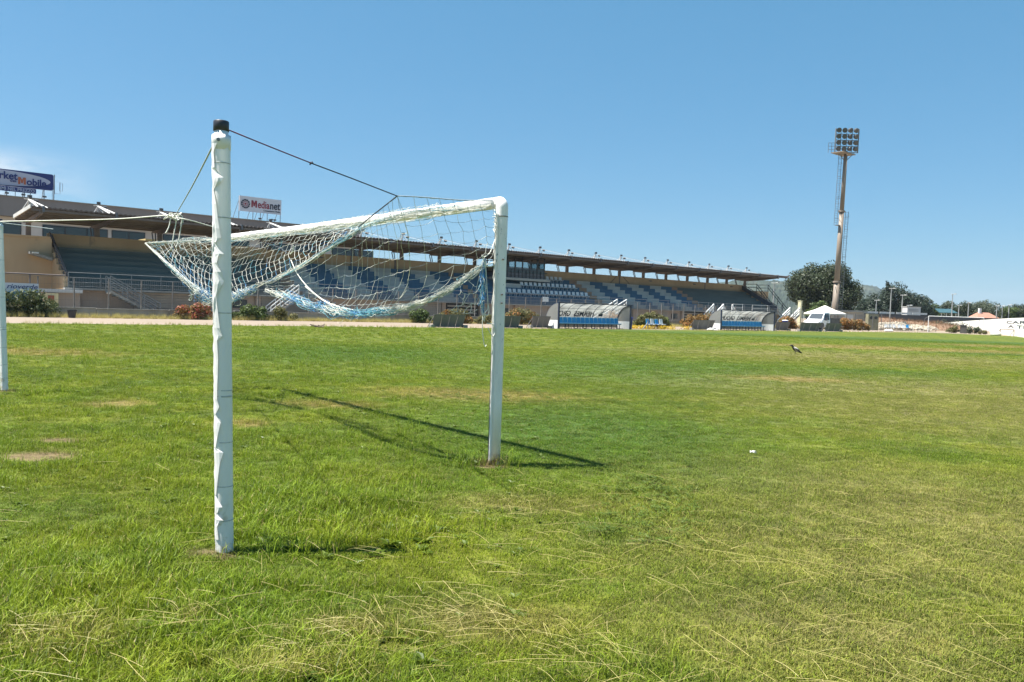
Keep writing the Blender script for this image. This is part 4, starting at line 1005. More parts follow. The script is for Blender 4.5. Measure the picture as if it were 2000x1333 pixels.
# left wing wall
wing = empty('side_building', (7.5, 67.2, 0), label='tan side building with a small ledge, left of the terrace steps', cat='building')
q = MB(); q.box((-4, 65.2, 0), (11.097, 66.99, 5.42)); q.build('wall', m_plaster, wing, (7.5, 67.2, 0))
q = MB(); q.box((-4.1, 65.1, 5.42), (11.0, 67.1, 5.55)); q.build('coping', m_plaster, wing, (7.5, 67.2, 0))
q = MB(); q.prism([(9.6, 4.22), (9.6, 4.38), (11.02, 4.02), (11.02, 3.82)], 64.4, 65.19); q.build('ledge', m_conc, wing, (7.5, 67.2, 0))
q = MB(); q.box((9.75, 64.3, 4.26), (10.15, 64.39, 4.36)); q.build('lamp', m_light, wing, (7.5, 67.2, 0))

# ---- the store behind, with its signs
m_fascia = mat('grey_fascia', (0.225, 0.205, 0.20), (0.20, .185, .18), .25, .7, streak=(2, 2, .2))
m_storewall = mat('pale_store_wall', (.60, .59, .58), (.52, .51, .50), .3, .8)
store = empty('store_building', (22, 85, 0), label='large grey furniture store with a glazed upper storey behind the grandstand', cat='building')
OB = (22, 85, 0)
def stb(name, m, a, b_, parent=None): q = MB(); q.box(a, b_); return q.build(name, m, parent or store, OB)
stb('fascia', m_fascia, (-40, 84.4, 8.35), (46.8, 110, 10.12))
stb('wall', m_storewall, (-40, 85.4, 0), (46.4, 109, 8.349))
stb('parapet_cap', m_conc, (-40.1, 84.3, 10.121), (46.9, 84.8, 10.2))
x = -16; n = 0
while x < 45:
    w = 3.1 if n % 3 else 5.6
    f = stb('window', m_dark, (x, 85.32, 5.2), (x+w, 85.399, 7.9))
    k = max(1, round(w/1.6))
    for i in range(k): stb('pane', m_winglass, (x+.07+i*w/k, 85.28, 5.28), (x-.07+(i+1)*w/k, 85.319, 7.82), f)
    x += w+(1.7 if n % 2 else .35); n += 1
m_ochre = mat('ochre_wall', (.52, .40, .18), (.46, .35, .16), .4, .8)
anx = empty('annex', (24, 78, 0), label='ochre and tan annex between the grandstand roof and the store', cat='building')
q = MB(); q.box((20.6, 77.0, 0), (22.2, 80, 6.75)); q.build('ochre_wall', m_ochre, anx, (24, 78, 0))
q = MB(); q.box((22.21, 76.6, 0), (32.5, 80, 6.7)); q.build('wall', m_plaster, anx, (24, 78, 0))

def text(name, body, m, parent, x0, x1, z0, h, y, extr=.01, bold=0.0, rot=(math.pi/2, 0, 0), mirror=False, shear=0.0, cap=None):
    """lettering fitted between x0 and x1, its letters h tall above the base line z0"""
    c = bpy.data.curves.new(name, 'FONT'); c.body = body; c.size = 1.0; c.extrude = extr/h; c.offset = bold; c.shear = shear; c.resolution_u = 3
    tmp = bpy.data.objects.new(name, c); COL.objects.link(tmp)
    me = bpy.data.meshes.new_from_object(tmp.evaluated_get(bpy.context.evaluated_depsgraph_get()))
    bpy.data.objects.remove(tmp); bpy.data.curves.remove(c)
    me.name = name; me.materials.clear(); me.materials.append(m)
    xs_ = [v.co.x for v in me.vertices]; mn, mx_ = min(xs_), max(xs_); top = cap or max(v.co.y for v in me.vertices)
    k = (x1-x0)/(mx_-mn)
    for v in me.vertices: v.co.x = (v.co.x-mn)*k if not mirror else (x1-x0)-(v.co.x-mn)*k; v.co.y *= h/top; v.co.z *= h/top
    if mirror: me.flip_normals()
    return put(name, me, parent, (x0, y, z0), rot)
def heavy_m(m, parent, x0, x1, z0, h, y, extr=.01):
    w = (x1-x0); q = MB(); t_ = w*.27; y0, y1 = y-extr, y+extr
    q.prism([(x0, z0), (x0+t_, z0), (x0+t_, z0+h), (x0, z0+h)], y0, y1); q.prism([(x1-t_, z0), (x1, z0), (x1, z0+h), (x1-t_, z0+h)], y0, y1)
    c = (x0+x1)/2; q.prism([(c-t_*.42, z0+h*.18), (c+t_*.42, z0+h*.18), (x1-t_*.9, z0+h), (x1-t_*1.15, z0+h), (c, z0+h*.62), (x0+t_*1.15, z0+h), (x0+t_*.9, z0+h)], y0+.002, y1-.002)
    return q.build('lettering', m, parent)
m_navy = mat('sign_navy', (.015, .028, .16), (.013, .024, .14), .5, .4)
m_oval = mat('sign_oval_grey', (.40, .43, .55), (.37, .40, .52), .5, .5)
m_ored = mat('sign_orange_red', (.40, .12, .06), None, .5, .5)
m_dkred = mat('sign_dark_red', (.30, .03, .05), None, .5, .5)
m_ink = mat('sign_ink', (.02, .025, .05), None, .5, .5)
m_signwhite = mat('sign_white', (.62, .62, .66), (.57, .57, .61), .4, .5)
UPR = (math.pi/2, 0, 0)
# big blue billboard, its left part outside the picture
sg = empty('billboard', (10.5, 86, 10.12), label='blue rooftop billboard with an oval reading Market del Mobile', cat='sign')
BO = (10.5, 86, 10.12)
def rrect(x0, x1, z0, z1, r, n=6):
    P = []
    for (cx, cz, a0) in ((x1-r, z1-r, 0), (x0+r, z1-r, 90), (x0+r, z0+r, 180), (x1-r, z0+r, 270)):
        for k in range(n+1): a = rad(a0+90*k/n); P.append((cx+r*math.cos(a), cz+r*math.sin(a)))
    return P
q = MB(); q.prism(rrect(5.2, 14.72, 11.22, 12.73, .18), 85.9, 86.2); q.build('board', m_navy, sg, BO)
q = MB(); cx, cz, a_, b_ = 9.95, 11.96, 4.52, .70
q.prism([(cx+a_*math.cos(k/40*6.2832), cz+b_*math.sin(k/40*6.2832)) for k in range(40)], 85.86, 85.899); q.build('oval', m_oval, sg, BO)
text('lettering', 'Market', m_navy, sg, 9.35-BO[0], 11.80-BO[0], 11.86-BO[2], .66, -.165, .02, .022)
text('lettering', 'del', m_navy, sg, 11.20-BO[0], 11.68-BO[0], 11.62-BO[2], .27, -.165, .02, .006)
heavy_m(m_ored, sg, 11.84-BO[0], 12.46-BO[0], 11.50-BO[2], .64, -.165, .02)
text('lettering', 'obile', m_navy, sg, 12.52-BO[0], 14.12-BO[0], 11.50-BO[2], .62, -.165, .02, .026)
q = MB()
for x in (6, 8.5, 11, 12.4, 14.0):
    q.bar((x, 86.25, 10.12), (x, 86.25, 12.5), .07); q.bar((x, 87.6, 10.12), (x, 86.3, 11.9), .05)
q.build('support_frame', m_steel, sg, BO)
for x in (9.2, 10.6, 11.9, 13.6):
    q = MB(); q.bar((x+.25, 85.2, 10.12), (x+.25, 85.2, 10.42), .04); q.box((x+.12, 85.05, 10.42), (x+.42, 85.3, 10.56)); q.build('floodlight', m_lamp, sg, BO)
s2 = empty('slogan_sign', (10, 85.6, 10.2), label='narrow blue sign reading Primi nel prezzo below the oval billboard', cat='sign')
q = MB(); q.prism(rrect(7.4, 13.25, 10.72, 11.14, .07, 3), 85.55, 85.65); q.build('board', m_navy, s2, (10, 85.6, 10.2))
text('lettering', 'PRIMI NEL PREZZO', m_oval, s2, 10.0-10, 13.12-10, 10.80-10.2, .28, -.07, .01, .016)
q = MB()
for x in (7.9, 10.0, 11.6, 12.8): q.bar((x, 85.7, 10.1), (x, 85.7, 11.0), .05)
q.build('support_frame', m_steel, s2, (10, 85.6, 10.2))
s3 = empty('billboard', (35, 86, 10.12), label='white rooftop billboard reading Medianet, on thin poles', cat='sign')
MO = (35, 86, 10.12)
q = MB(); q.box((32.6, 85.95, 11.2), (37.42, 86.05, 12.86)); q.build('board', m_signwhite, s3, MO)
heavy_m(m_dkred, s3, 33.95-MO[0], 34.58-MO[0], 11.72-MO[2], .76, -.065)
text('lettering', 'edia', m_dkred, s3, 34.68-MO[0], 36.03-MO[0], 11.72-MO[2], .80, -.065, .01, .015)
text('lettering', 'net', m_ink, s3, 36.10-MO[0], 37.28-MO[0], 11.72-MO[2], .70, -.065, .01, .02)
text('lettering', "Connettiamo l'Italia", m_ink, s3, 35.35-MO[0], 37.28-MO[0], 11.40-MO[2], .19, -.065, .01, .004)
q = MB()
for k in range(11):
    a = k/11*6.2832; c, s_ = math.cos(a), math.sin(a); cx, cz = 33.28, 12.02
    P = [(cx+c*r_-s_*w_, cz+s_*r_+c*w_) for (r_, w_) in ((.34, .07), (.5, .11), (.5, -.11), (.34, -.07))]
    q.prism(P[::-1], 85.90, 85.945, 0)
    c, s_ = math.cos(a+.28), math.sin(a+.28); P = [(cx+c*r_-s_*w_, cz+s_*r_+c*w_) for (r_, w_) in ((.2, .03), (.27, .05), (.27, -.05), (.2, -.03))]
    q.prism(P[::-1], 85.90, 85.945, 1)
q.prism([(33.28+.11*math.cos(k/10*6.283), 12.02+.11*math.sin(k/10*6.283)) for k in range(10)], 85.90, 85.945, 1)
q.build('emblem', [m_ink, m_dkred], s3, MO)
q = MB()
for x in (32.62, 34.2, 35.05, 35.85, 37.38): q.bar((x, 86.1, 10.1), (x, 86.1, 12.8 if x in (32.62, 37.38) else 11.6), .06); q.bar((x-.35, 87.2, 10.1), (x-.03, 86.15, 12.3), .04)
q.build('support_pole', m_steel, s3, MO)
for x in (34.55, 35.86, 36.25):
    q = MB(); q.bar((x, 85.0, 10.15), (x, 85.0, 10.38), .04); q.box((x-.14, 84.85, 10.38), (x+.14, 85.1, 10.53)); q.build('floodlight', m_lamp, s3, MO)
ant = empty('antenna', (15.3, 88, 10.1), label='thin lattice antenna mast beside the blue billboard', cat='antenna')
AO = (15.3, 88, 10.1)
q = MB(); q.tube([(15.1, 88, 10.1), (15.15, 88, 13.0)], .05, 6); q.tube([(14.98, 88, 10.1), (15.0, 88, 12.8)], .02, 5); q.build('mast', m_steel, ant, AO)
for (x0, x1, z0, z1) in ((14.75, 15.12, 11.45, 13.0), (15.18, 15.65, 11.2, 12.35), (15.62, 15.86, 11.5, 12.25)):
    q = MB(); q.tube([(x0, 88, z0), (x1, 88, z0), (x1, 88, z1), (x0, 88, z1), (x0, 88, z0)], .02, 5, cap=False); q.build('dipole', m_steel, ant, AO)

# ---------------------------------------------------------------- wall, fence and banner in front of the stand
lw = empty('low_wall', (45, 57.6, 0), label='low weathered concrete wall along the foot of the grandstand', cat='wall')
rg = random.Random(8); x = -6
while x < 86:
    w = 4.6; q = MB(); h = .56+rg.uniform(-.03, .03); q.box((x, 57.5, -.1), (x+w-.03, 57.72, h)); q.build('wall_bay', m_conc, lw, (45, 57.6, 0)); 
    q = MB(); q.box((x, 57.46, h+.001), (x+w-.03, 57.76, h+.055)); q.build('coping', m_conc, lw, (45, 57.6, 0)); x += w
fe = empty('perimeter_fence', (45, 57.62, .6), label='thin wire fence on dark posts along the low wall', cat='fence')
m_fence = mat('fence_post_grey', (.20, .19, .18), (.14, .13, .12), 3, .7)
q = MB(); q.box((-.035, -.035, 0), (.035, .035, 1.95)); fp_me = q.mesh('fence_post', m_fence)
x = -5.3
while x < 86: put('fence_post', fp_me, fe, (x-45, 0, 0), (0, 0, 0)); x += 2.05
for z, r in ((2.55, .012), (2.1, .007), (1.6, .007), (1.1, .007)):
    q = MB(); q.tube([(-6, 57.62, z), (86, 57.62, z)], r, 4); q.build('fence_wire', m_fence, fe, (45, 57.62, .6))
q = MB(); x = -6
while x < 86: q.box((x, 57.598, .62), (x+.006, 57.602, 2.5)); x += .2
tag(q.build('fence_mesh', m_steel, fe, (45, 57.62, .6)), kind='stuff')
q = MB(); q.tube([(-6, 57.66, 2.66), (10.6, 57.66, 2.66)], .05, 5); q.tube([(8.62, 57.66, 2.66), (8.62, 57.66, .6)], .06, 5); q.build('top_rail', m_beam, fe, (45, 57.62, .6))
m_bancyan = mat('banner_blue', (.05, .24, .38), (.04, .20, .33), .6, .6)
bn = empty('banner', (6.2, 57.3, 1.4), label='faded white and blue advertising banner hung behind the leafy bush', cat='banner')
BNO = (6.2, 57.3, 1.4)
q = MB(); q.box((4.2, 57.34, 1.52), (9.05, 57.37, 2.06)); q.build('white_field', m_signwhite, bn, BNO)
q = MB(); q.box((4.2, 57.34, .95), (8.6, 57.37, 1.519)); q.build('blue_field', m_bancyan, bn, BNO)
text('lettering', 'rioverde', m_navy, bn, 7.35-BNO[0], 9.0-BNO[0], 1.72-BNO[2], .27, .03, .004, .008, shear=.25)
text('lettering', 'NEW', m_signwhite, bn, 7.15-BNO[0], 8.1-BNO[0], 1.10-BNO[2], .24, .03, .004, .008)
ki = empty('kiosk', (10.3, 60.2, 0), label='small pale kiosk with a flat roof at the left end of the stand', cat='kiosk')
KO = (10.3, 60.2, 0)
q = MB(); q.box((9.9, 59.9, 0), (11.9, 60.9, 1.55)); q.build('wall', m_plaster2, ki, KO)
q = MB(); q.box((9.3, 59.6, 1.551), (12.0, 61.0, 1.78)); q.build('roof', m_storewall, ki, KO)
q = MB(); q.box((9.75, 59.6, .1), (10.55, 59.78, 1.5)); q.build('cream_panel', mat('cream_panel', (.78, .66, .38), None, 1, .6), ki, KO)
q = MB(); q.box((9.95, 59.55, .95), (10.3, 59.599, 1.35)); q.build('notice', m_ored, ki, KO)
# ---------------------------------------------------------------- dugouts, benches, boards, bins along the touchline
m_poly, t, o = base_mat('polycarbonate')
pos = t.new('ShaderNodeNewGeometry').outputs['Position']
tr = t.new('ShaderNodeBsdfTransparent'); tr.inputs[0].default_value = (.86, .87, .86, 1)
tl = t.new('ShaderNodeBsdfTranslucent'); tl.inputs[0].default_value = (.55, .56, .53, 1)
p = t.new('ShaderNodeBsdfPrincipled'); p.inputs['Base Color'].default_value = (.40, .41, .39, 1); p.inputs['Roughness'].default_value = .25
m1 = t.new('ShaderNodeMixShader'); m1.inputs[0].default_value = .35; t.l.new(p.outputs[0], m1.inputs[1]); t.l.new(tl.outputs[0], m1.inputs[2])
m2 = t.new('ShaderNodeMixShader'); t.l.new(t.rng(t.noise(pos, .55, 3.0), .40, .62, .18, .62), m2.inputs[0]); t.l.new(m1.outputs[0], m2.inputs[1]); t.l.new(tr.outputs[0], m2.inputs[2]); t.l.new(m2.outputs[0], o.inputs['Surface'])
m_polyside = glass_mat('side_polycarbonate', (.8, .8, .78), .3, .3, (.25, .255, .245))
m_frame = mat('navy_frame', (.012, .02, .05), (.02, .03, .06), 3, .4)
m_bseat = mat('blue_seat', (.02, .26, .52), (.018, .22, .46), 2, .35)
m_bseat2 = mat('pale_blue_edge', (.35, .62, .78), (.3, .55, .7), 2, .35)
m_bin = mat('blue_bin', (.018, .022, .20), (.016, .02, .16), 3, .4)
def seat_mesh(m1_, m2_):
    q = MB(); q.box((-.215, -.03, .40), (.215, .40, .45), 1); q.prismx([(.36, .44), (.43, .44), (.50, .88), (.45, .88)], -.205, .205, 0); q.box((-.20, .0, .451), (.20, .36, .465), 0)
    q.box((-.205, .445, .885), (.205, .505, .92), 1); q.prismx([(.345, .47), (.36, .47), (.45, .88), (.435, .88)], .19, .21, 1)
    return q.mesh('seat', [m1_, m2_])
seatb = seat_mesh(m_bseat, m_bseat2)
def seat_row(x0, y, n, pitch, label, mats=None):
    r = empty('seat_row', (x0, y, 0), label=label, cat='bench', group='rows of blue seats in the dugouts' if mats is None else None)
    q = MB(); q.box((-.3, .12, .36), (n*pitch-.2, .18, .40)); q.build('seat_bar', m_frame, r)
    for k in range(n):
        put('seat', seatb if mats is None else mats[k % len(mats)], r, (k*pitch, 0, 0))
    for k in range(0, n, 2):
        q = MB(); x = k*pitch
        for yy in (.02, .36): q.bar((x, yy, 0), (x, yy, .36), .045)
        q.bar((x, .02, .06), (x+pitch*.8, .02, .06), .035); q.bar((x, .0, .03), (x, .38, .03), .04); q.build('leg', m_frame, r)
    return r
def dugout(x0, x1, y, H, label, first):
    d = empty('dugout', ((x0+x1)/2, y, 0), label=label, cat='dugout', group='team dugouts by the touchline')
    L = (x1-x0)/2
    prof = [(1.50, .62)]+[(1.50-1.62*(1-math.cos(a))*.5*1.0-.0, .62+(H-.66)*math.sin(a)) for a in [x*math.pi/2/8 for x in range(1, 9)]]
    prof = [(1.5-1.45*(1-math.cos(k/8*math.pi/2)), .62+(H-.64)*math.sin(k/8*math.pi/2)) for k in range(9)]
    nb = 8
    for i in range(nb):
        a, b_ = -L+.03+i*(2*L-.06)/nb, -L+.03+(i+1)*(2*L-.06)/nb
        q = MB()
        for k in range(8):
            (ya, za), (yb, zb) = prof[k], prof[k+1]; q.quad((a+.012, ya, za), (b_-.012, ya, za), (b_-.012, yb, zb), (a+.012, yb, zb))
        s_ = q.build('shell_panel', m_poly, d, smooth=True)
    for i in range(nb+1):
        x = -L+.03+i*(2*L-.06)/nb; q = MB(); q.tube([(x, ya-.015, za-.015) for ya, za in prof], .016 if 0 < i < nb else .035, 5); q.tube([(x, 1.52, 0), (x, 1.5, .62)], .025, 5); q.build('rib', m_frame, d)
    q = MB(); q.box((-L+.02, 1.49, .08), (L-.02, 1.52, .62)); q.build('back_panel', m_polyside, d)
    q = MB(); q.tube([(-L, 1.06, 1.62+(H-2.05)*.6), (L, 1.06, 1.62+(H-2.05)*.6)], .015, 5); q.build('purlin', m_frame, d)
    q = MB(); q.box((-L-.03, -.04, H-.05), (L+.18, .06, H+.02)); q.build('front_beam', m_frame, d)
    for s_ in (-1, 1):
        q = MB(); q.box((s_*L-.06, -.05, 0), (s_*L+.06, .05, H-.05)); q.build('front_post', m_frame, d)
        q = MB(); P = [(.06, .67)]+[(yy-.01, zz) for yy, zz in prof]+[(.06, H-.06)]; P = [(.06, .67)]+[(yy-.02, max(.67, zz-.02)) for yy, zz in prof]
        q.prismx(P, s_*L-.01, s_*L+.01); q.build('side_panel', m_polyside, d)
        q = MB(); q.box((s_*L-.03, .07, .0), (s_*L+.03, 1.48, .66)); q.build('side_base', m_white, d)
    bk = MB()
    for (ch0, ch1, word) in ((first[0]-4.05, first[0]-1.95, 'GROUP'), (first[0]-1.55, first[0]+.75, 'HERMES')):
        text('lettering', word, m_ink, d, ch0, ch1, 1.00, .46, 1.40, .004, .022, (math.pi/2+.30, 0, 0), True)
    q = MB()                                   # emblem: a winged helmet shape, printed on the sheet
    ex = first[1]
    q.poly([(ex-.28, 1.40, 1.02), (ex+.20, 1.40, 1.02), (ex+.24, 1.38, 1.22), (ex+.08, 1.35, 1.42), (ex-.16, 1.35, 1.42), (ex-.30, 1.38, 1.24)])
    for k in range(3): q.poly([(ex-.10-k*.08, 1.33, 1.38+k*.10), (ex+.30-k*.05, 1.30, 1.46+k*.11), (ex+.42-k*.04, 1.27, 1.56+k*.11), (ex-.0-k*.08, 1.30, 1.46+k*.10)])
    q.build('emblem', m_ink, d)
    return d
dugout(42.2, 50.55, 44.6, 2.04, 'navy framed dugout of clear plastic sheeting with a blue bin at its right end', (.35, 2.0))
seat_row(42.75, 45.05, 15, .50, 'row of fifteen blue seats inside the dugout with the blue bin')
dugout(63.5, 72.7, 44.6, 1.98, 'navy framed dugout of clear plastic sheeting between the flowers and the white truck', (1.5, 2.9))
seat_row(64.1, 45.05, 15, .53, 'row of blue seats inside the dugout nearest the white truck')
sw = seat_mesh(m_seat, m_seat); sbm = seat_mesh(m_bseat, m_seat)
seat_row(55.2, 46.2, 4, .62, 'bench of four white and blue bucket seats standing among yellow flowers', [sbm, sw])
for k, (x, y, h, lab) in enumerate(((51.2, 45.3, 1.05, 'blue plastic bin against the end of the larger dugout'), (78.1, 46.6, 1.15, 'blue bin with a white lid beside the orange bush'))):
    q = MB(); q.lathe([(.24, 0), (.30, h*.85), (.33, h*.86), (.33, h*.93)], 14); bn_ = q.build('bin', m_bin, None, loc=(x, y, 0), smooth=False); tag(bn_, lab, 'bin', 'blue bins beside the dugouts')
    q = MB(); q.lathe([(.34, h*.932), (.30, h*.98), (.06, h)], 14); q.build('lid', m_white if k else m_bin, bn_)
m_board = mat('grey_board', (.21, .185, .178), (.165, .145, .14), 1.3, .8, streak=(1.5, 1, .5), c3=(.22, .21, .18))
def board(x0, x1, y, h, label, tilt=.32):
    L = x1-x0; r = empty('advertising_board', (x0+L/2, y, 0), label=label, cat='board', group='grey boards leaning along the touchline')
    n = max(1, round(L/.75)); c, s_ = math.cos(tilt), math.sin(tilt)
    for k in range(n):
        a, b_ = -L/2+k*L/n+.012, -L/2+(k+1)*L/n-.012; d = .012*(k % 2)
        q = MB(); q.prismx([(0-d, .03), (-.03-d, .03), (-.03-s_*h-d, .03+c*h), (-s_*h-d, .03+c*h)], a*.93, b_*.93); 
        for i, v in enumerate(q.v):
            if v[2] > .4: q.v[i] = (v[0]/.93, v[1], v[2])
        q.build('panel', m_board, r)
    q = MB(); q.bar((-L/2*.95, -.04, .06), (L/2*.95, -.04, .06), .05); q.bar((-L/2, -s_*h+.0, .01+c*h), (L/2, -s_*h, .01+c*h), .05); q.build('frame', m_fence, r)
    for sx in (-1, 1):
        q = MB(); q.bar((sx*L/2*.97, -s_*h*.8, c*h*.85), (sx*(L/2+.05), .35, .02), .04); q.build('leg', m_fence, r)
        q = MB(); q.box((sx*(L/2+.05)-.14, -.3, 0), (sx*(L/2+.05)+.14, .0, .2)); q.build('foot_block', m_conc, r)
    return r
board(30.2, 32.9, 44.5, .92, 'leaning grey board behind the goal net, in front of the orange brown bush')
board(36.3, 38.1, 44.6, .92, 'leaning grey board half hidden by the near goal post')
board(40.1, 42.0, 45.6, .95, 'leaning grey board just left of the larger dugout')
board(59.9, 63.2, 45.4, .95, 'leaning grey board between the flower bed and the farther dugout')
board(74.3, 76.9, 45.6, .95, 'leaning grey board against the right end of the farther dugout')
board(77.2, 81.4, 44.5, .96, 'leaning grey board in front of the white truck cab')
board(82.5, 86.0, 44.5, .96, 'leaning grey board below the bed of the white truck')
for (x, y, lab) in ((62.0, 44.4, 'pale broken stones on the ground beside the farther dugout'), (104.5, 47.2, 'pale stones on the track edge right of the truck')):
    st = empty('stones', (x, y, 0), label=lab, cat='stones')
    for k in range(5):
        q = MB(); w = rg.uniform(.12, .3); q.lathe([(w*.7, 0), (w, w*.4), (w*.6, w*.9), (w*.1, w)], 7, (rg.uniform(-.8, .8), rg.uniform(-.3, .3), 0)); q.build('stone', m_light, st)
q = MB(); q.lathe([(.20, 0), (.26, .42), (.29, .43), (.29, .5), (.24, .5), (.20, .3)], 12); bk = q.build('bucket', m_black, None, loc=(10.6, 55.6, 0)); tag(bk, 'small black bucket on the dry verge below the left stairs', 'bucket')
q = MB(); q.bar((0, 0, 0), (0, 0, .8), .05); q.bar((-.7, 0, 0), (.05, 0, .62), .05); q.bar((.0, 0, .78), (.0, .3, .1), .04); tp = q.build('metal_prop', m_steel, None, loc=(53.9, 45.5, 0)); tag(tp, 'small metal prop standing by the yellow flowers', 'prop')

# ---------------------------------------------------------------- truck and tent
m_vwhite = mat('truck_white', (.74, .75, .76), (.68, .69, .70), 1.5, .3)
m_tyre = mat('tyre_black', (.02, .02, .02), (.03, .03, .03), 5, .85)
m_bed = mat('truck_bed_grey', (.10, .095, .09), (.07, .065, .06), 2, .7)
m_vglass = glass_mat('windscreen', (.3, .36, .4), .1, .35, (.03, .045, .06))
tk = empty('truck', (89.0, 48.4, 0), rad(186), label='white tipper truck with a dark open bed parked behind the grey boards', cat='truck')
def hull(secs, m, name, parent, smooth=False):     # sections: x, half width, z-profile pairs
    q = MB(); n = len(secs[0]); 
    for s_ in secs: q.v += s_
    for k in range(len(secs)-1):
        for j in range(n):
            j2 = (j+1) % n; a, b_ = k*n, (k+1)*n; q.f.append((a+j, a+j2, b_+j2, b_+j)); q.m.append(0)
    q.f.append(tuple(range(n-1, -1, -1))); q.m.append(0); q.f.append(tuple((len(secs)-1)*n+j for j in range(n))); q.m.append(0)
    return q.build(name, m, parent, smooth=smooth)
def sec(x, w0, w1, z0, z1, z2): return [(x, -w0, z0), (x, w0, z0), (x, w0, z1), (x, w1, z2), (x, -w1, z2), (x, -w1 if False else -w0, z1)]
body = hull([sec(2.80, .78, .70, .45, .70, .80), sec(2.74, .92, .84, .38, .80, 1.02), sec(2.1, .96, .86, .38, 1.02, 1.22), sec(1.72, .97, .90, .40, 1.15, 1.34), sec(.95, .97, .80, .42, 1.20, 2.08), sec(.2, .97, .80, .42, 1.20, 2.14), sec(-.35, .97, .82, .42, 1.20, 2.12)], m_vwhite, 'cab', tk)
q = MB(); q.quad((1.70, -.80, 1.37), (1.70, .80, 1.37), (1.02, .72, 2.0), (1.02, -.72, 2.0)); q.v = [(x+.02, y, z+.02) for x, y, z in q.v]; q.build('windscreen', m_vglass, tk)
for s_ in (-1, 1):
    q = MB(); q.poly([(1.42, s_*.945, 1.26), (.55, s_*.972, 1.26), (.55, s_*.85, 1.98), (.98, s_*.85, 1.96)][::s_]); q.v = [(x, y+s_*.015, z) for x, y, z in q.v]; q.build('side_window', m_vglass, tk)
    q = MB(); q.poly([(.42, s_*.972, 1.26), (-.1, s_*.972, 1.26), (-.1, s_*.85, 1.98), (.42, s_*.85, 1.98)][::s_]); q.v = [(x, y+s_*.015, z) for x, y, z in q.v]; q.build('side_window', m_vglass, tk)
    q = MB(); q.box((.46, s_*.972, .6), (.49, s_*.98, 1.9)); q.box((.2, s_*.975, 1.08), (.36, s_*.995, 1.12)); q.build('door_seam', m_bed, tk)
    q = MB(); q.box((1.25, s_*1.06, 1.2), (1.38, s_*1.24, 1.55)); q.bar((1.3, s_*.95, 1.3), (1.3, s_*1.1, 1.35), .04); q.build('mirror', m_black, tk)
    q = MB(); q.prism([(2.76, .80), (2.76, 1.0), (2.45, 1.10), (2.40, .92)], s_*.60, s_*.93); q.build('headlight', m_light, tk)
    for x in (1.85, -2.0):
        q = MB(); c = 18; i0 = 0
        pr = [(.20, -.12), (.36, -.12), (.385, -.08), (.385, .08), (.36, .12), (.20, .12)]
        q.lathe(pr, 18); q.v = [(vx, vz, vy) for vx, vy, vz in q.v]; w = q.build('wheel', m_tyre, tk, loc=(x, s_*.84, .385))
        q = MB(); q.lathe([(.20, -.1), (.20, .1), (.12, .115), (.02, .115)], 14); q.v = [(vx, vz*s_, vy) for vx, vy, vz in q.v]; q.build('rim', m_steel, w)
q = MB(); q.box((2.70, -.90, .34), (2.86, .90, .62)); q.build('bumper', m_black, tk)
q = MB(); q.box((2.76, -.52, .68), (2.815, .52, .86)); q.build('grille', m_black, tk)
q = MB(); q.prism([(2.42, .30), (2.42, .70), (2.15, .92), (1.6, .92), (1.35, .70), (1.35, .30)], .90, .985); q.prism([(2.42, .30), (2.42, .70), (2.15, .92), (1.6, .92), (1.35, .70), (1.35, .30)], -.985, -.90); q.build('wheel_arch', m_black, tk)
q = MB(); q.box((-3.0, -.40, .45), (-.36, .40, .65)); q.build('chassis', m_bed, tk)
for (a, b_) in (((-3.2, -1.0, .75), (-.55, 1.0, .84)), ((-3.2, -1.0, .841), (-.55, -.95, 1.5)), ((-3.2, .95, .841), (-.55, 1.0, 1.5)), ((-3.2, -.949, .841), (-3.15, .949, 1.5)), ((-.60, -.949, .841), (-.55, .949, 1.75))):
    q = MB(); q.box(a, b_); q.build('bed_side', m_bed, tk)
m_tent = mat('tent_cloth', (.66, .65, .58), (.60, .59, .53), .8, .7)
tt = empty('gazebo_tent', (102.4, 55.2, 0), rad(-40), label='white gazebo tent with a pointed roof behind the truck', cat='tent')
q = MB(); A = 2.1
ring = lambda s_, z: [(-s_, -s_, z), (s_, -s_, z), (s_, s_, z), (-s_, s_, z)]
R = [ring(A, 1.95), ring(A, 2.15), ring(A*.48, 2.62), ring(A*.04, 3.2)]
for k in range(3):
    for j in range(4): q.quad(R[k][j], R[k][(j+1) % 4], R[k+1][(j+1) % 4], R[k+1][j])
q.poly(R[3]); q.build('canopy', m_tent, tt)
for (x, y) in ((-A, -A), (A, -A), (A, A), (-A, A)): q = MB(); q.bar((x*.98, y*.98, 0), (x*.98, y*.98, 2.05), .05); q.build('leg', m_light, tt)

# ---------------------------------------------------------------- floodlight tower
m_tower = mat('tower_steel', (.25, .20, .155), (.20, .16, .125), 1.2, .6, streak=(1, 1, .2), c3=(.22, .17, .12))
T0 = Vector((112.95, 59.35, 0)); T1 = Vector((114.45, 59.58, 26.6))
tw_ = empty('floodlight_tower', T0, label='tall floodlight mast with a square bank of lamps rising in front of the round tree', cat='floodlight tower')
ax_ = lambda z: T0+(T1-T0)*(z/26.6)
def tp_(z): return tuple(ax_(z))
for (z0, z1, r0, r1) in ((-.2, 7.0, .45, .42), (7.0, 17.6, .39, .34), (17.6, 26.6, .32, .26)):
    q = MB(); q.tube([tp_(z0), tp_(z1)], [r0, r1], 18); q.build('shaft', m_tower, tw_, T0, smooth=True)
for z, r in ((6.95, .56), (17.55, .48)): q = MB(); q.tube([tp_(z-.12), tp_(z+.12)], r, 18); q.build('flange', m_tower, tw_, T0)
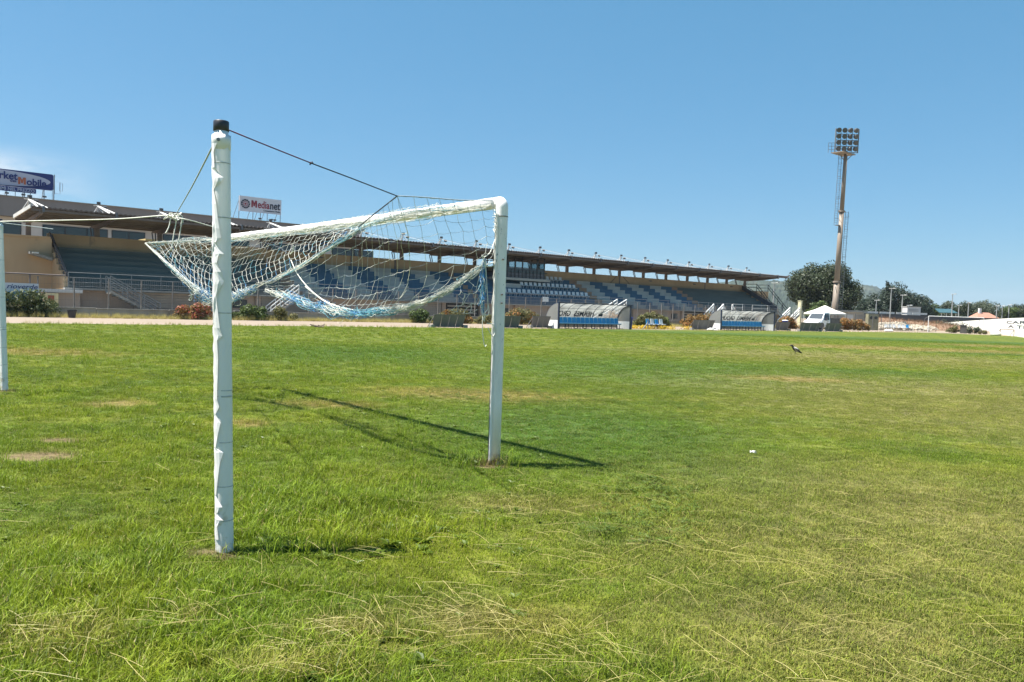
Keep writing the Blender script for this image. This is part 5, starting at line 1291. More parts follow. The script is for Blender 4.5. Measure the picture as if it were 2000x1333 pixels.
def ladder(z0, z1, side, name='ladder'):
    q = MB(); d = RIGHT*side
    for s_ in (0, .45): q.tube([ax_(z0)+d*(.58+s_), ax_(z1)+d*(.58+s_)], .035, 4)
    z = z0
    while z < z1: q.tube([ax_(z)+d*.58, ax_(z)+d*1.03], .025, 4); z += .35
    z = z0+1
    while z < z1: q.tube([ax_(z)+d*.25, ax_(z)+d*1.03], .03, 4); z += 3
    z = z0+2.2
    while z < z1-.3:                                     # safety hoops
        q.tube([ax_(z)+d*.58, ax_(z)+d*.62-AWAY*.5, ax_(z)+d*.98-AWAY*.5, ax_(z)+d*1.03], .025, 4, cap=False); z += 1.0
    q.build(name, m_steel, tw_, T0)
ladder(.6, 17.6, 1); ladder(15.5, 26.3, -1)
q = MB(); c = ax_(17.4); q.box((c.x-.9, c.y-.1, 15.4), (c.x-.2, c.y+.5, 15.5)); q.build('platform', m_steel, tw_, T0)
HC = ax_(28.3)
def hp(u, w, z, d=0.0): return tuple(HC+RIGHT*u+Vector((0, 0, z-28.3))-AWAY*d)
q = MB()
for u in (-1.72, 1.72): q.bar(hp(u, 0, 26.4), hp(u+.05, 0, 30.0), .14)
for z in (26.45, 27.35, 28.25, 29.15): q.bar(hp(-1.72, 0, z), hp(1.72, 0, z), .11)
for u in (-.86, 0, .86): q.bar(hp(u, 0, 26.4, -.1), hp(u, 0, 29.8, -.1), .07)
q.bar(hp(-1.2, 0, 26.4), tuple(ax_(25.0)), .09); q.bar(hp(1.2, 0, 26.4), tuple(ax_(25.0)), .09)
q.build('lamp_frame', m_steel, tw_, T0)
q = MB(); q.box((HC.x-2.3, HC.y-.8, 26.15), (HC.x+1.4, HC.y+1.2, 26.25)); q.build('gantry_floor', m_tower, tw_, T0)
q = MB()
for z in (26.8, 27.3, 27.8): q.bar(hp(-2.7, 0, z), hp(-1.75, 0, z), .05)
for u in (-2.7, -2.2): q.bar(hp(u, 0, 26.3), hp(u, 0, 27.8), .05)
q.build('gantry_rail', m_steel, tw_, T0)
lm = MB(); lm.lathe([(.28, -.28), (.34, -.1), (.37, .14), (.33, .15)], 14, m=0); lm.lathe([(.325, .151), (.01, .12)], 14, m=1, cap=False)
lamp2 = lm.mesh('lamp', [m_lamp, m_reflect])
for i in range(4):
    for j in range(4):
        p_ = Vector(hp(-1.28+i*.86, 0, 26.95+j*.92, .18))-T0
        yaw_ = (-.15 if i < 2 else .5)+rg.uniform(-.15, .15)
        dirv = (-AWAY*math.cos(yaw_)+RIGHT*math.sin(yaw_)+Vector((0, 0, -.32))).normalized()
        put('lamp', lamp2, tw_, p_, dirv.to_track_quat('Z', 'Y').to_euler())
q = MB(); q.tube([tuple(T0+Vector((-3.2, -.6, 0.0))), tuple(ax_(7.2))], .03, 4); q.build('guy_wire', m_dark, tw_, T0)

# ---------------------------------------------------------------- far right: walls, goal, bank, rubble
m_limewash = mat('lime_washed_wall', (.82, .80, .74), (.76, .74, .67), .4, .9, streak=(1, 1, .4), c3=(.5, .47, .40), c3lo=.68)
ww = empty('white_wall', (130, 43, 0), label='long sunlit white wall with black spray painted letters at the right edge', cat='wall')
def wallseg(parent, org, name, m, pts, w):
    for (p0, z0), (p1, z1) in zip(pts[:-1], pts[1:]):
        p0, p1 = Vector((*p0, 0)), Vector((*p1, 0)); d = (p1-p0).normalized(); n_ = Vector((-d.y, d.x, 0))*w
        q = MB(); B_ = [p0, p1, p1+n_, p0+n_]
        q.v += [(v.x, v.y, -.1) for v in B_]+[(B_[0].x, B_[0].y, z0), (B_[1].x, B_[1].y, z1), (B_[2].x, B_[2].y, z1), (B_[3].x, B_[3].y, z0)]
        for f in ((0,3,2,1),(4,5,6,7),(0,1,5,4),(1,2,6,5),(2,3,7,6),(3,0,4,7)): q.f.append(f); q.m.append(0)
        q.build(name, m, parent, org)
wallseg(ww, (130, 43, 0), 'wall_section', m_limewash, [((112, -30), 2.3), ((111, 6), 2.3), ((97.5, 29.0), 2.28), ((118, 37.6), 2.25), ((140, 46.7), 2.2), ((165, 57), 2.1), ((169, 66), 1.3)], -.25)
WD = Vector((62, 26, 0)).normalized(); wa = math.atan2(26, 62)
def graff(body, t0, t1, z, h):                     # written on the face towards the pitch, reading left to right from there
    c0 = Vector((97.5, 29, 0)); n_ = Vector((-WD.y, WD.x, 0))*.02; p_ = c0+WD*t1+n_+Vector((0, 0, z))-Vector((130, 43, 0))
    o_ = text('graffiti', body, m_ink, ww, 0, t1-t0, 0, h, 0, .002, .006); o_.location = p_; o_.rotation_euler = (math.pi/2, 0, wa+math.pi); return o_
graff('CAR', 4.0, 26.0, 1.56, .34); graff('A TE', 2.0, 23.5, 1.0, .36)
fg = empty('football_goal', (120.5, 45.1, 0), label='distant white goal without a net in front of the white wall', cat='goal')
A_, B_ = Vector((117.45, 47.65, 0)), Vector((123.5, 42.6, 0))
for P_ in (A_, B_):
    q = MB(); q.tube([P_, P_+Vector((0, 0, 2.25))], .05, 8); q.build('post', m_white, fg, (120.5, 45.1, 0))
    q = MB(); bk_ = P_+AWAY*1.0; q.tube([P_+Vector((0, 0, 2.2)), bk_+Vector((0, 0, 1.9)), bk_+AWAY*.6], .03, 6); q.build('stanchion', m_steel, fg, (120.5, 45.1, 0))
q = MB(); q.tube([A_+Vector((0, 0, 2.25)), B_+Vector((0, 0, 2.25))], .05, 8); q.build('crossbar', m_white, fg, (120.5, 45.1, 0))
mg = empty('small_goal', (109.5, 35.6, 0), label='low rusty frame of a small training goal by the white wall', cat='goal')
q = MB(); a_, b_ = (111.85, 36.62, 0.04), (109.80, 34.42, 0.07)
a_, b_ = Vector((a_[0], a_[1], 0)), Vector((b_[0], b_[1], 0))
for P_ in (a_, b_): q.tube([P_, P_+Vector((0, 0, .8))], .05, 6); q.tube([P_+Vector((0, 0, .8)), P_+AWAY*.8], .03, 6)
q.tube([a_+Vector((0, 0, .8)), b_+Vector((0, 0, .8))], .05, 6); q.build('frame', m_tower, mg, (109.5, 35.6, 0))
P_ = (109.22, 36.22, 0.05)
q = MB(); q.lathe([(.55, 0), (.62, .15), (.45, .42), (.15, .55)], 10); q.v = [(x*1.0, y, z) for x, y, z in q.v]; wb = q.build('white_sack', m_tent, None, loc=(P_[0], P_[1], 0), smooth=True); tag(wb, 'plump white sack lying at the grass edge below the white wall', 'sack')
P_ = (114.75, 42.02, -0.00)
wbn = empty('wheelie_bin', (P_[0], P_[1], 0), rad(20), label='dark wheelie bin standing between the posts of the distant goal', cat='bin')
q = MB(); q.prism([(-.38, .05), (.38, .05), (.46, 1.05), (-.46, 1.05)], -.38, .38); q.build('body', m_bed, wbn); q = MB(); q.box((-.5, -.42, 1.051), (.5, .44, 1.14)); q.build('lid', m_black, wbn)
# red-brown bank of dried weeds
m_bankg = mat('dry_red_bank', (.21, .125, .075), (.16, .10, .06), .5, .95, bump=.5, c3=(.33, .23, .12))
q = MB(); C0, C1 = Vector((125.0, 64.0, 0)), Vector((151.0, 49.5, 0)); d = (C1-C0); N_ = Vector((.487, .873, 0))
NX_, NY_ = 60, 14; H_ = []
for i in range(NX_+1):
    for j in range(NY_+1):
        u, v = i/NX_, j/NY_; p_ = C0+d*u+N_*(v*12)
        h = 2.1*min(1, v*1.5)**.8*math.sin(math.pi*min(1, .04+u*1.0))**.35*(.85+.25*mnoise.noise((p_.x*.2, p_.y*.2, 0)))+.12*mnoise.noise((p_.x*1.1, p_.y*1.1, 3))-.05
        if v > .9: h *= (1-v)*10
        q.v.append((p_.x, p_.y, max(-.06, h)))
for i in range(NX_):
    for j in range(NY_):
        a = i*(NY_+1)+j; q.f.append((a, a+NY_+1, a+NY_+2, a+1)); q.m.append(0)
tag(q.build('bank', m_bankg, smooth=True), kind='structure')
bank_pts = [v for v in q.v]
m_redweed = leaf_mat('dry_red_weed', [(.20, .105, .06), (.26, .165, .09), (.15, .09, .05)], .2, .8)
q = MB(); rg = random.Random(31)
for _ in range(5200):
    v = rg.choice(bank_pts); x, y = v[0]+rg.uniform(-.5, .5), v[1]+rg.uniform(-.5, .5); h = rg.uniform(.2, .65); a = rg.uniform(0, 6.28); le = rg.uniform(.05, .3)
    if v[2] < .05: h *= .5
    i = len(q.v); q.v += [(x-.03*math.sin(a), y+.03*math.cos(a), v[2]-.1), (x+.03*math.sin(a), y-.03*math.cos(a), v[2]-.1), (x+le*math.cos(a), y+le*math.sin(a), v[2]+h)]; q.f.append((i, i+1, i+2)); q.m.append(0); q.r += [rg.random()]*3
tag(q.build('dry_weeds', m_redweed), kind='stuff')
m_rub = leaf_mat('rubble_stone', [(.60, .54, .44), (.72, .66, .56), (.46, .40, .32)], 0.0, .9)
rb = empty('rubble_pile', (120.5, 53, 0), label='heap of pale rubble and broken stone in front of the red brown bank', cat='rubble')
def chunk(q, c, w):
    i = len(q.v); h = w*rg.uniform(.5, .9); rz_ = rg.uniform(0, 6.28); P = []
    for (x, y, z) in ((-1,-1,-.6),(1,-1,-.6),(1,1,-.6),(-1,1,-.6),(-1,-1,1),(1,-1,1),(1,1,1),(-1,1,1)):
        x, y = x*w*rg.uniform(.6, 1), y*w*rg.uniform(.6, 1); P.append((c[0]+x*math.cos(rz_)-y*math.sin(rz_), c[1]+x*math.sin(rz_)+y*math.cos(rz_), c[2]+z*h*rg.uniform(.6, 1)))
    q.v += P; q.r += [rg.random()]*8
    for f in ((0,3,2,1),(4,5,6,7),(0,1,5,4),(1,2,6,5),(2,3,7,6),(3,0,4,7)): q.f.append(tuple(i+k for k in f)); q.m.append(0)
q = MB(); E0, E1 = Vector((117.5, 56.0, 0)), Vector((124.6, 49.6, 0))
for _ in range(2200):
    u = rg.random(); v = rg.gauss(0, .35); hh = (1.25-.5*abs(u-.5)*1.2-.25*(u > .55))*max(0, 1-abs(v))
    p_ = E0+(E1-E0)*u+AWAY*(v*1.6); chunk(q, (p_.x, p_.y, max(0.03, hh*rg.uniform(.75, 1.05))), rg.uniform(.05, .17))
o_ = q.build('loose_stone', m_rub, rb, (120.5, 53, 0)); o_['kind'] = 'stuff'
for k in range(60):
    q = MB(); u = rg.random(); p_ = E0+(E1-E0)*u-AWAY*rg.uniform(.1, 1.1); chunk(q, (p_.x, p_.y, .12+.3*rg.random()), rg.uniform(.14, .3)); q.build('stone', m_rub, rb, (120.5, 53, 0))
for k, (px_, py_) in enumerate((((115.6), 52.6), (117.2, 51.4))):
    r = seat_row(px_, py_, 3, .6, ('white cast off seats at the left foot of the rubble' if k == 0 else 'blue and white cast off seats against the middle of the rubble'), [sw, sw, sbm] if k else [sw, sw]); r.rotation_euler = (0, 0, -.7)
# dark boundary wall, white box, gate pillar, block walls near the truck
m_dkwall = mat('dark_boundary_wall', (.055, .06, .07), (.045, .048, .055), .3, .8)
dw = empty('boundary_wall', (165, 70, 0), label='long dark boundary wall with a row of pale panels along its top', cat='wall')
wallseg(dw, (165, 70, 0), 'wall_section', m_dkwall, [((150, 83), 2.75), ((160, 74.7), 2.7), ((170, 66.4), 2.6), ((182, 56.4), 2.55), ((215, 29), 2.5)], .3)
dd = Vector((20, -16.6, 0)).normalized(); nn = Vector((.64, .768, 0))
for k in range(4):
    a = Vector((158.2, 76.9, 0))+dd*(k*3.35); q = MB(); i = 0
    c_ = [a, a+dd*3.0]; q.v += [tuple(x+nn*.02+Vector((0, 0, z))) for z in (2.76, 3.15) for x in c_]+[tuple(x+nn*.12+Vector((0, 0, z))) for z in (2.76, 3.15) for x in c_]
    for f in ((0,1,3,2),(4,6,7,5),(2,3,7,6),(0,4,5,1),(0,2,6,4),(1,5,7,3)): q.f.append(f); q.m.append(0)
    q.build('pale_panel', m_light, dw, (165, 70, 0))
cb = empty('site_cabin', (171.5, 73.2, 0), rad(-40), label='white site cabin beyond the dark wall, in front of the dark pines', cat='cabin')
q = MB(); q.box((-1.4, -1.2, 0), (1.4, 1.2, 4.35)); q.build('body', m_storewall, cb); q = MB(); q.box((-1.1, -1.24, 3.5), (1.0, -1.201, 3.62)); q.box((-1.1, -1.24, 3.8), (.9, -1.201, 3.9)); q.build('trim', m_louvre, cb); q = MB(); q.box((-1.5, -1.3, 4.351), (1.5, 1.3, 4.45)); q.build('roof', m_light, cb)
m_cream = mat('cream_render', (.72, .66, .44), (.66, .60, .40), 1, .8)
q = MB(); q.box((-.2, -.2, 0), (.2, .2, 3.75)); q.box((-.24, -.24, 3.751), (.24, .24, 3.85)); gp = q.build('gate_pillar', m_cream, None, loc=(103.4, 59.5, 0)); tag(gp, 'tall cream pillar between the orange bush and the round tree', 'pillar')
m_block = mat('pale_block_wall', (.50, .45, .38), (.42, .38, .32), .8, .9, c3=(.32, .28, .22))
sh = empty('block_shed', (109, 55.8, 0), rad(-40), label='low block shed with a flat concrete roof at the foot of the floodlight mast', cat='shed')
q = MB(); q.box((-2.8, -.5, 0), (2.6, 2.5, 2.45)); q.build('wall', m_block, sh); q = MB(); q.box((-3.1, -.8, 2.451), (3.0, 2.8, 2.70)); q.build('roof', m_conc, sh)
for k in range(3): q = MB(); q.box((-1.6+k*1.45, -.56, .2), (-.4+k*1.45, -.501, 2.1)); q.build('door', m_louvre if k != 1 else m_storewall, sh)
ug = empty('utility_box', (110.8, 52.6, 0), rad(-35), label='grey green metal cabinet with two round vents right of the shed', cat='cabinet')
m_olive = mat('olive_metal', (.24, .23, .15), (.19, .18, .12), 2, .7)
q = MB(); q.box((-.75, -.4, 0), (.75, .4, 2.3)); q.build('body', m_olive, ug)
for u in (-.33, .33): q = MB(); q.lathe([(.22, 0), (.22, .05)], 14); q.v = [(x+u, -.40-z, 1.75+y) for x, y, z in q.v]; q.build('vent', m_dark, ug)
pf = empty('paddock_fence', (106, 50.5, 0), label='post and wire fence behind the truck and the flowering bush', cat='fence')
a, b_ = Vector((97.5, 57.0, 0)), Vector((109.8, 49.6, 0))
for k in range(12):
    p_ = a+(b_-a)*k/11; q = MB(); q.tube([p_, p_+Vector((0, 0, 2.25))], .045, 5); q.build('fence_post', m_fence, pf, (106, 50.5, 0))
for z in (2.2, 1.5, .8): q = MB(); q.tube([a+Vector((0, 0, z)), b_+Vector((0, 0, z))], .016, 4); q.build('fence_wire', m_fence, pf, (106, 50.5, 0))

# ---------------------------------------------------------------- lamp posts, house, canopy
m_lamppost = mat('lamp_post_grey', (.34, .35, .35), (.28, .29, .29), 1, .5)
LAMPS = [((160.04, 72.37, 7.84), 'tallest lamp post before the dark pines', .9), ((163.81, 71.75, 6.64), 'lamp post just left of the white site cabin', .9), ((164.73, 77.45, 5.55), 'short lamp post at the left end of the dark wall', .8), ((173.00, 74.37, 4.75), 'lowest lamp post touching the white site cabin', .8),
         ((184.51, 70.09, 7.60), 'tall lamp post beside the teal canopy', .8), ((185.53, 69.09, 5.18), 'short lamp post right of the teal canopy', .6), ((187.16, 67.75, 5.81), 'lamp post just left of the red tiled roof', .6),
         ((191.88, 63.76, 5.34), 'first lamp post right of the red tiled roof', .6), ((192.82, 62.97, 5.38), 'middle lamp post of the three right of the red roof', .6), ((193.94, 62.05, 5.65), 'last lamp post right of the red tiled roof', .6), ((134.81, 83.14, 7.87), 'single lamp post beyond the right end of the grandstand', 1.0)]
for (P_, lab, s_) in LAMPS:
    r = empty('lamp_post', (P_[0], P_[1], 0), label=lab, cat='lamp post', group='lamp posts beyond the ground')
    q = MB(); q.tube([(0, 0, 0), (0, 0, P_[2])], [.12, .08], 6); q.build('pole', m_lamppost, r)
    q = MB(); e = RIGHT*.75*s_; q.tube([-e*.7+Vector((0, 0, P_[2]-.02)), e+Vector((0, 0, P_[2]+.03))], .06, 5); q.box((e.x-.35*s_, e.y-.16, P_[2]), (e.x+.35*s_, e.y+.16, P_[2]+.13)); q.build('lamp_head', m_light, r)
m_tile = mat('red_roof_tile', (.36, .17, .12), (.30, .145, .10), 1.2, .8, streak=(2, 2, 1))
P_ = (198.46, 68.55, 2.84); hs = empty('house', (P_[0], P_[1], 0), rad(-38), label='house showing only a red tiled roof and a white chimney above the white wall', cat='house')
q = MB(); q.box((-2.4, -2, 0), (2.4, 2, 2.5)); q.build('wall', m_storewall, hs)
q = MB(); P4 = [(-2.7, -2.3, 2.5), (2.7, -2.3, 2.5), (2.7, 2.3, 2.5), (-2.7, 2.3, 2.5)]; a, b_ = (-1.5, 0, 3.9), (1.2, 0, 3.9)
q.poly([P4[0], P4[1], b_, a]); q.poly([P4[2], P4[3], a, b_]); q.poly([P4[1], P4[2], b_]); q.poly([P4[3], P4[0], a]); q.poly(P4[::-1]); rf = q.build('roof', m_tile, hs)
q = MB(); q.box((-1.35, -.45, 3.2), (-.85, .05, 4.85)); q.build('chimney', m_white, rf)
m_teal = mat('teal_sheet', (.03, .085, .10), (.025, .07, .085), .8, .6)
P_ = (191.82, 74.17, 3.50); cn = empty('canopy_shelter', (P_[0], P_[1], 0), rad(-38), label='teal sheet canopy on thin stilts among the far trees', cat='shelter')
q = MB(); q.poly([(-2.2, -1.2, 3.6), (2.2, -1.2, 3.6), (2.0, 1.4, 4.5), (-1.8, 1.4, 4.5)]); q.poly([(-2.2, -1.2, 3.5), (-1.8, 1.4, 4.4), (2.0, 1.4, 4.4), (2.2, -1.2, 3.5)]); q.quad((-2.2, -1.2, 3.5), (2.2, -1.2, 3.5), (2.2, -1.2, 3.6), (-2.2, -1.2, 3.6)); q.build('roof', m_teal, cn)
for x in (-1.6, -.4, .9, 1.8): q = MB(); q.tube([(x, -1, 0), (x, -1, 3.55)], .08, 5); q.build('stilt', m_light, cn)
# ---------------------------------------------------------------- vegetation
m_bark = mat('bark', (.16, .12, .085), (.10, .075, .055), 3, .95, bump=.5)
L_TREE = leaf_mat('dark_oak_leaf', [(.024, .036, .016), (.042, .060, .024), (.080, .094, .042)], .25)
L_PINE = leaf_mat('pine_needle', [(.016, .030, .018), (.028, .046, .026), (.045, .064, .034)], .15)
L_GREY = leaf_mat('grey_green_leaf', [(.050, .068, .042), (.085, .105, .062), (.125, .14, .085)], .25)
L_GREEN = leaf_mat('mid_green_leaf', [(.045, .075, .020), (.085, .13, .03), (.14, .18, .055)], .3)
L_BUSH = leaf_mat('bush_leaf', [(.040, .062, .020), (.075, .10, .035), (.16, .17, .08)], .3)
L_OLIVE = leaf_mat('olive_leaf', [(.085, .092, .028), (.15, .145, .05), (.24, .21, .08)], .3)
L_RED = leaf_mat('red_leaf', [(.14, .060, .035), (.40, .10, .075), (.52, .19, .14)], .3)
L_ORANGE = leaf_mat('orange_leaf', [(.11, .09, .03), (.36, .17, .045), (.50, .20, .06)], .3)
L_RUST = leaf_mat('rust_leaf', [(.10, .10, .035), (.27, .16, .05), (.44, .24, .07)], .3)
L_YEL = leaf_mat('yellow_flower', [(.55, .36, .02), (.70, .48, .03), (.25, .24, .03)], .3)
def foliage(q, blobs, n, size, rng, hollow=.45, flat=.0):
    tot = sum(b_[1]**2 for b_ in blobs)
    for (c, r, sz) in blobs:
        for _ in range(int(n*r*r/tot)):
            th = rng.uniform(0, 6.283); z = rng.uniform(-.75, 1); s_ = math.sqrt(1-z*z); k = r*(hollow+(1.06-hollow)*rng.random()**.6)
            d = Vector((s_*math.cos(th), s_*math.sin(th), z)); p_ = Vector(c)+Vector((d.x*k, d.y*k, d.z*k*sz))
            nrm = (d+Vector((rng.gauss(0, .6), rng.gauss(0, .6), rng.gauss(0, .6)+.25))).normalized()
            t1 = nrm.orthogonal().normalized(); a = rng.uniform(0, 6.28); t2 = nrm.cross(t1); u = t1*math.cos(a)+t2*math.sin(a); w = nrm.cross(u)
            L = size*rng.uniform(.6, 1.3); i = len(q.v)
            q.v += [tuple(p_-u*L), tuple(p_+w*L*.45), tuple(p_+u*L), tuple(p_-w*L*.45)]; q.f.append((i, i+1, i+2, i+3)); q.m.append(0)
            q.r += [min(1, max(0, rng.gauss(.45, .25)))]*4
def tree(name, loc, H, W, seed, label, leaf, n=2200, size=.25, nb=26, trunk=.22, low=.25, cat='tree', group=None, conif=False):
    rng = random.Random(seed); r = empty(name, loc, 0, label, cat, group)
    q = MB(); lean = Vector((rng.uniform(-.05, .05)*H, rng.uniform(-.05, .05)*H, 0))
    q.tube(crspline([(0, 0, -.1), Vector((0, 0, H*.3))+lean*.4, Vector((0, 0, H*.62))+lean], 8), [trunk*(1-.08*k) for k in range(8)], 8)
    blobs = []
    for k in range(nb):
        if conif:
            z = low*H+(1-low)*H*((k+.5)/nb); rr = W*.5*(1-((z-low*H)/((1-low)*H))**1.6)*.8+.5; a = rng.uniform(0, 6.28); d = rr*rng.uniform(.1, .65)
            c = Vector((d*math.cos(a), d*math.sin(a), z)); br = max(.35, rr*.55)
        else:
            a = rng.uniform(0, 6.28); z = rng.uniform(-.9, 1); s_ = math.sqrt(1-z*z); k_ = rng.uniform(.35, .86)
            c = Vector((s_*math.cos(a)*W*.5*k_, s_*math.sin(a)*W*.5*k_, low*H+(1-low)*H*(.5+.46*z*k_*1.08))); br = min(W, H*(1-low))*rng.uniform(.15, .26)
        blobs.append((c, br, .8))
    for (c, br, _) in blobs[:10]: q.tube([Vector((0, 0, H*.3))+lean*.4, (c+Vector((0, 0, H*.45)))*.5, c], [trunk*.45, trunk*.3, trunk*.12], 5)
    q.build('trunk', m_bark, r, smooth=True)
    q = MB(); foliage(q, blobs, n, size, rng); q.build('crown', leaf, r)
    return r
P_ = (134.26, 72.82, 2.08)
tree('oak_tree', (P_[0], P_[1], 0), 11.3, 12.6, 3, 'large round dark green tree behind the floodlight mast', L_TREE, 62000, .21, 130, .42, .08)
P_ = (116.68, 64.05, 1.99); tree('small_tree', (P_[0], P_[1], 0), 4.1, 3.8, 5, 'small lighter green tree between the cream pillar and the mast', L_GREEN, 3000, .15, 16, .12, .2)
for (px_, H, W, s_, lab) in ((1,)*0 or (((184.39, 88.25, 3.23), 6.6, 8, 1, 'lowest pine at the left end of the dark pine group'), ((189.88, 88.88, 3.33), 8.0, 8.5, 2, 'second pine of the group, left of the pointed one'), ((189.47, 86.60, 3.37), 10.8, 6.6, 3, 'narrow pointed pine with the tallest lamp post to its right'), ((193.57, 85.78, 3.48), 11.2, 9.0, 4, 'broadest and tallest pine of the dark group'), ((197.33, 85.23, 3.57), 9.6, 8.0, 5, 'pine on the right shoulder of the dark group'), ((203.30, 85.45, 3.70), 8.3, 8, 6, 'pine behind the white site cabin'))):
    tree('pine_tree', (px_[0], px_[1], 0), H, W, 40+s_, lab, L_PINE, 9000, .24, 34, .2, .0, group='dark pines right of the mast', conif=s_ in (3,))
for (px_, H, W, s_, m_, lab) in (((207.15, 84.83, 3.79), 7.6, 4.2, 1, L_GREY, 'slim grey green tree right of the site cabin'), ((210.64, 84.52, 3.88), 5.8, 5, 2, L_GREEN, 'low green tree between the slim tree and the teal canopy'), ((217.60, 83.90, 4.04), 7.2, 6, 3, L_GREY, 'rounded grey green tree behind the teal canopy'),
    ((216.23, 79.83, 4.11), 7.7, 6, 4, L_TREE, 'pointed dark tree right of the teal canopy'), ((222.99, 79.38, 4.26), 7.8, 7, 5, L_GREY, 'wide olive grey tree behind the white chimney'), ((228.47, 77.40, 4.43), 7.6, 8, 6, L_GREY, 'broad olive grey tree above the red roof'), ((233.17, 76.06, 4.56), 6.9, 4.4, 7, L_TREE, 'narrow dark tree behind the three lamp posts'),
    ((231.24, 73.77, 4.58), 7.0, 5, 8, L_GREEN, 'green tree right of the three lamp posts'), ((234.43, 72.40, 4.68), 7.0, 6.4, 9, L_TREE, 'dark tree at the right edge of the picture'), ((237.10, 70.16, 4.79), 6.4, 7, 10, L_GREY, 'grey tree partly beyond the right edge')):
    tree('broadleaf_tree', (px_[0], px_[1], 0), H, W, 60+s_, lab, m_, 5200, .22, 26, .2, .0, group='trees along the skyline right of the pines')
def bush(loc, L, H, D, leaf, label, seed, n=1300, size=.10, rot=0.0, group='bushes along the low wall', cat='bush', leaf2=None, spiky=0):
    rng = random.Random(seed); r = empty('bush', loc, rot, label, cat, group)
    q = MB(); blobs = []; k = max(4, int(L/.42))
    for i in range(k):
        x = -L/2+L*(i+.5)/k+rng.uniform(-.15, .15); e = math.sqrt(max(.12, 1-(2*x/L)**2*.8)); h = H*e*rng.uniform(.72, 1.0)
        for zz in ((.30, .72) if h > .7 else (.45,)):
            br = min(h*.42, .62)*rng.uniform(.8, 1.1); blobs.append((Vector((x+rng.uniform(-.15, .15), rng.uniform(-.5, .5)*D*.5, max(br*.7, h*zz))), br, .95))
    foliage(q, blobs, n, size, rng, .45); q.build('leaves', leaf, r)
    if leaf2:
        q = MB(); foliage(q, [b_ for b_ in blobs if rng.random() < .5], n//2, size, rng, .7); q.build('young_leaves', leaf2, r)
    q = MB()
    for (c, br, _) in blobs[::2]: q.tube([(c.x*.7, c.y*.5, -.05), c], [.03, .012], 5)
    q.build('stems', m_bark, r)
    return r
bush((7.9, 56.6, 0), 4.2, 1.75, 1.5, L_BUSH, 'big dark green bush in front of the blue banner', 1, 2600, .11)
bush((8.2, 57.95, .6), 2.2, 1.75, .7, L_BUSH, 'leafy growth showing above the top of the banner', 21, 700, .10)
bush((18.3, 56.2, 0), 2.7, 1.15, 1.3, L_RUST, 'red leaved bush left of the black capped pole', 2, 1500, .09, leaf2=L_RED)
bush((22.2, 56.3, 0), 3.0, 1.15, 1.2, L_GREEN, 'bright green bush just right of the black capped pole', 3, 1500, .11)
bush((24.7, 56.3, 0), 1.9, 1.05, 1.1, L_OLIVE, 'olive bush next to the bright green one', 4, 1100, .09)
bush((36.9, 55.8, 0), 1.9, 1.3, 1.2, L_GREEN, 'round glossy green bush under the hanging net', 5, 1300, .11)
bush((40.3, 55.6, 0), 3.2, 1.35, 1.2, L_OLIVE, 'orange brown bush behind the leaning board under the net', 6, 1200, .10, leaf2=L_ORANGE)
bush((43.0, 55.2, 0), 1.6, 1.0, 1.0, L_OLIVE, 'small olive bush half hidden by the hanging tangle of net', 7, 700, .10)
bush((47.3, 55.0, 0), 4.2, 1.55, 1.3, L_OLIVE, 'orange and olive bush right of the near goal post', 8, 2100, .10, leaf2=L_ORANGE)
bush((53.0, 56.6, 0), 1.6, 1.5, .9, L_GREEN, 'small green bush left of the larger dugout', 9, 700, .10)
bush((57.8, 53.6, 0), 3.4, 1.5, 1.2, L_ORANGE, 'orange bush seen through the larger dugout', 10, 1000, .11)
bush((66.6, 55.6, 0), 6.6, 1.45, 1.3, L_OLIVE, 'yellow green bush behind the bench of four seats', 11, 2600, .12, leaf2=L_GREEN)
bush((75.2, 55.3, 0), 7.4, 1.55, 1.3, L_RUST, 'rust and green bush left of the farther dugout', 12, 2800, .12, leaf2=L_ORANGE)
bush((90.5, 53.6, 0), 4.6, 1.6, 1.2, L_ORANGE, 'orange and yellow bush right of the farther dugout', 13, 2000, .12, leaf2=L_OLIVE)
bush((101.5, 51.2, 0), 5.6, 1.55, 1.4, L_RUST, 'rust orange bush right of the truck bed', 14, 2400, .12, -.6, leaf2=L_ORANGE)
def flowers(loc, L, W, n, label, seed):
    rng = random.Random(seed); q = MB()
    bl = [(Vector((rng.uniform(-L/2, L/2), rng.gauss(0, W/3), .08)), .30, .8) for _ in range(int(L*7))]
    foliage(q, bl, n, .07, rng, .4); o_ = q.build('flower_bed', L_YEL, None, loc=loc); return tag(o_, label, 'flowers', kind='stuff')
flowers((56.6, 47.0, 0), 5.6, 1.6, 1700, 'low bed of yellow flowers around the bench of four seats', 1)
flowers((61.4, 46.2, 0), 2.6, .9, 600, 'small patch of yellow flowers left of the farther dugout', 2)
for (p_, L, H, lab, m_) in (((149.96, 56.91, 0.54), 8, 2.3, 'grey dry scrub leaning over the left end of the white wall', L_GREY), ((119.03, 42.35, 0.14), 3.4, 1.05, 'grey scrub right of the wheelie bin', L_GREY), ((120.19, 45.30, 0.01), 2.2, 1.0, 'dry scrub left of the wheelie bin', L_OLIVE), ((115.97, 39.69, 0.04), 2.0, .6, 'low scrub left of the white sack', L_OLIVE), ((123.23, 58.48, 0.89), 2.4, 1.6, 'dark tangled scrub at the left end of the red brown bank', L_PINE), ((199.28, 65.30, 3.88), 9, 3.6, 'clipped green shrubs under the three lamp posts', L_GREEN)):
    bush((p_[0], p_[1], 0), L, H, 1.2, m_, lab, int(p_[0]), 900, .13, -.7, group='scrub near the white wall')

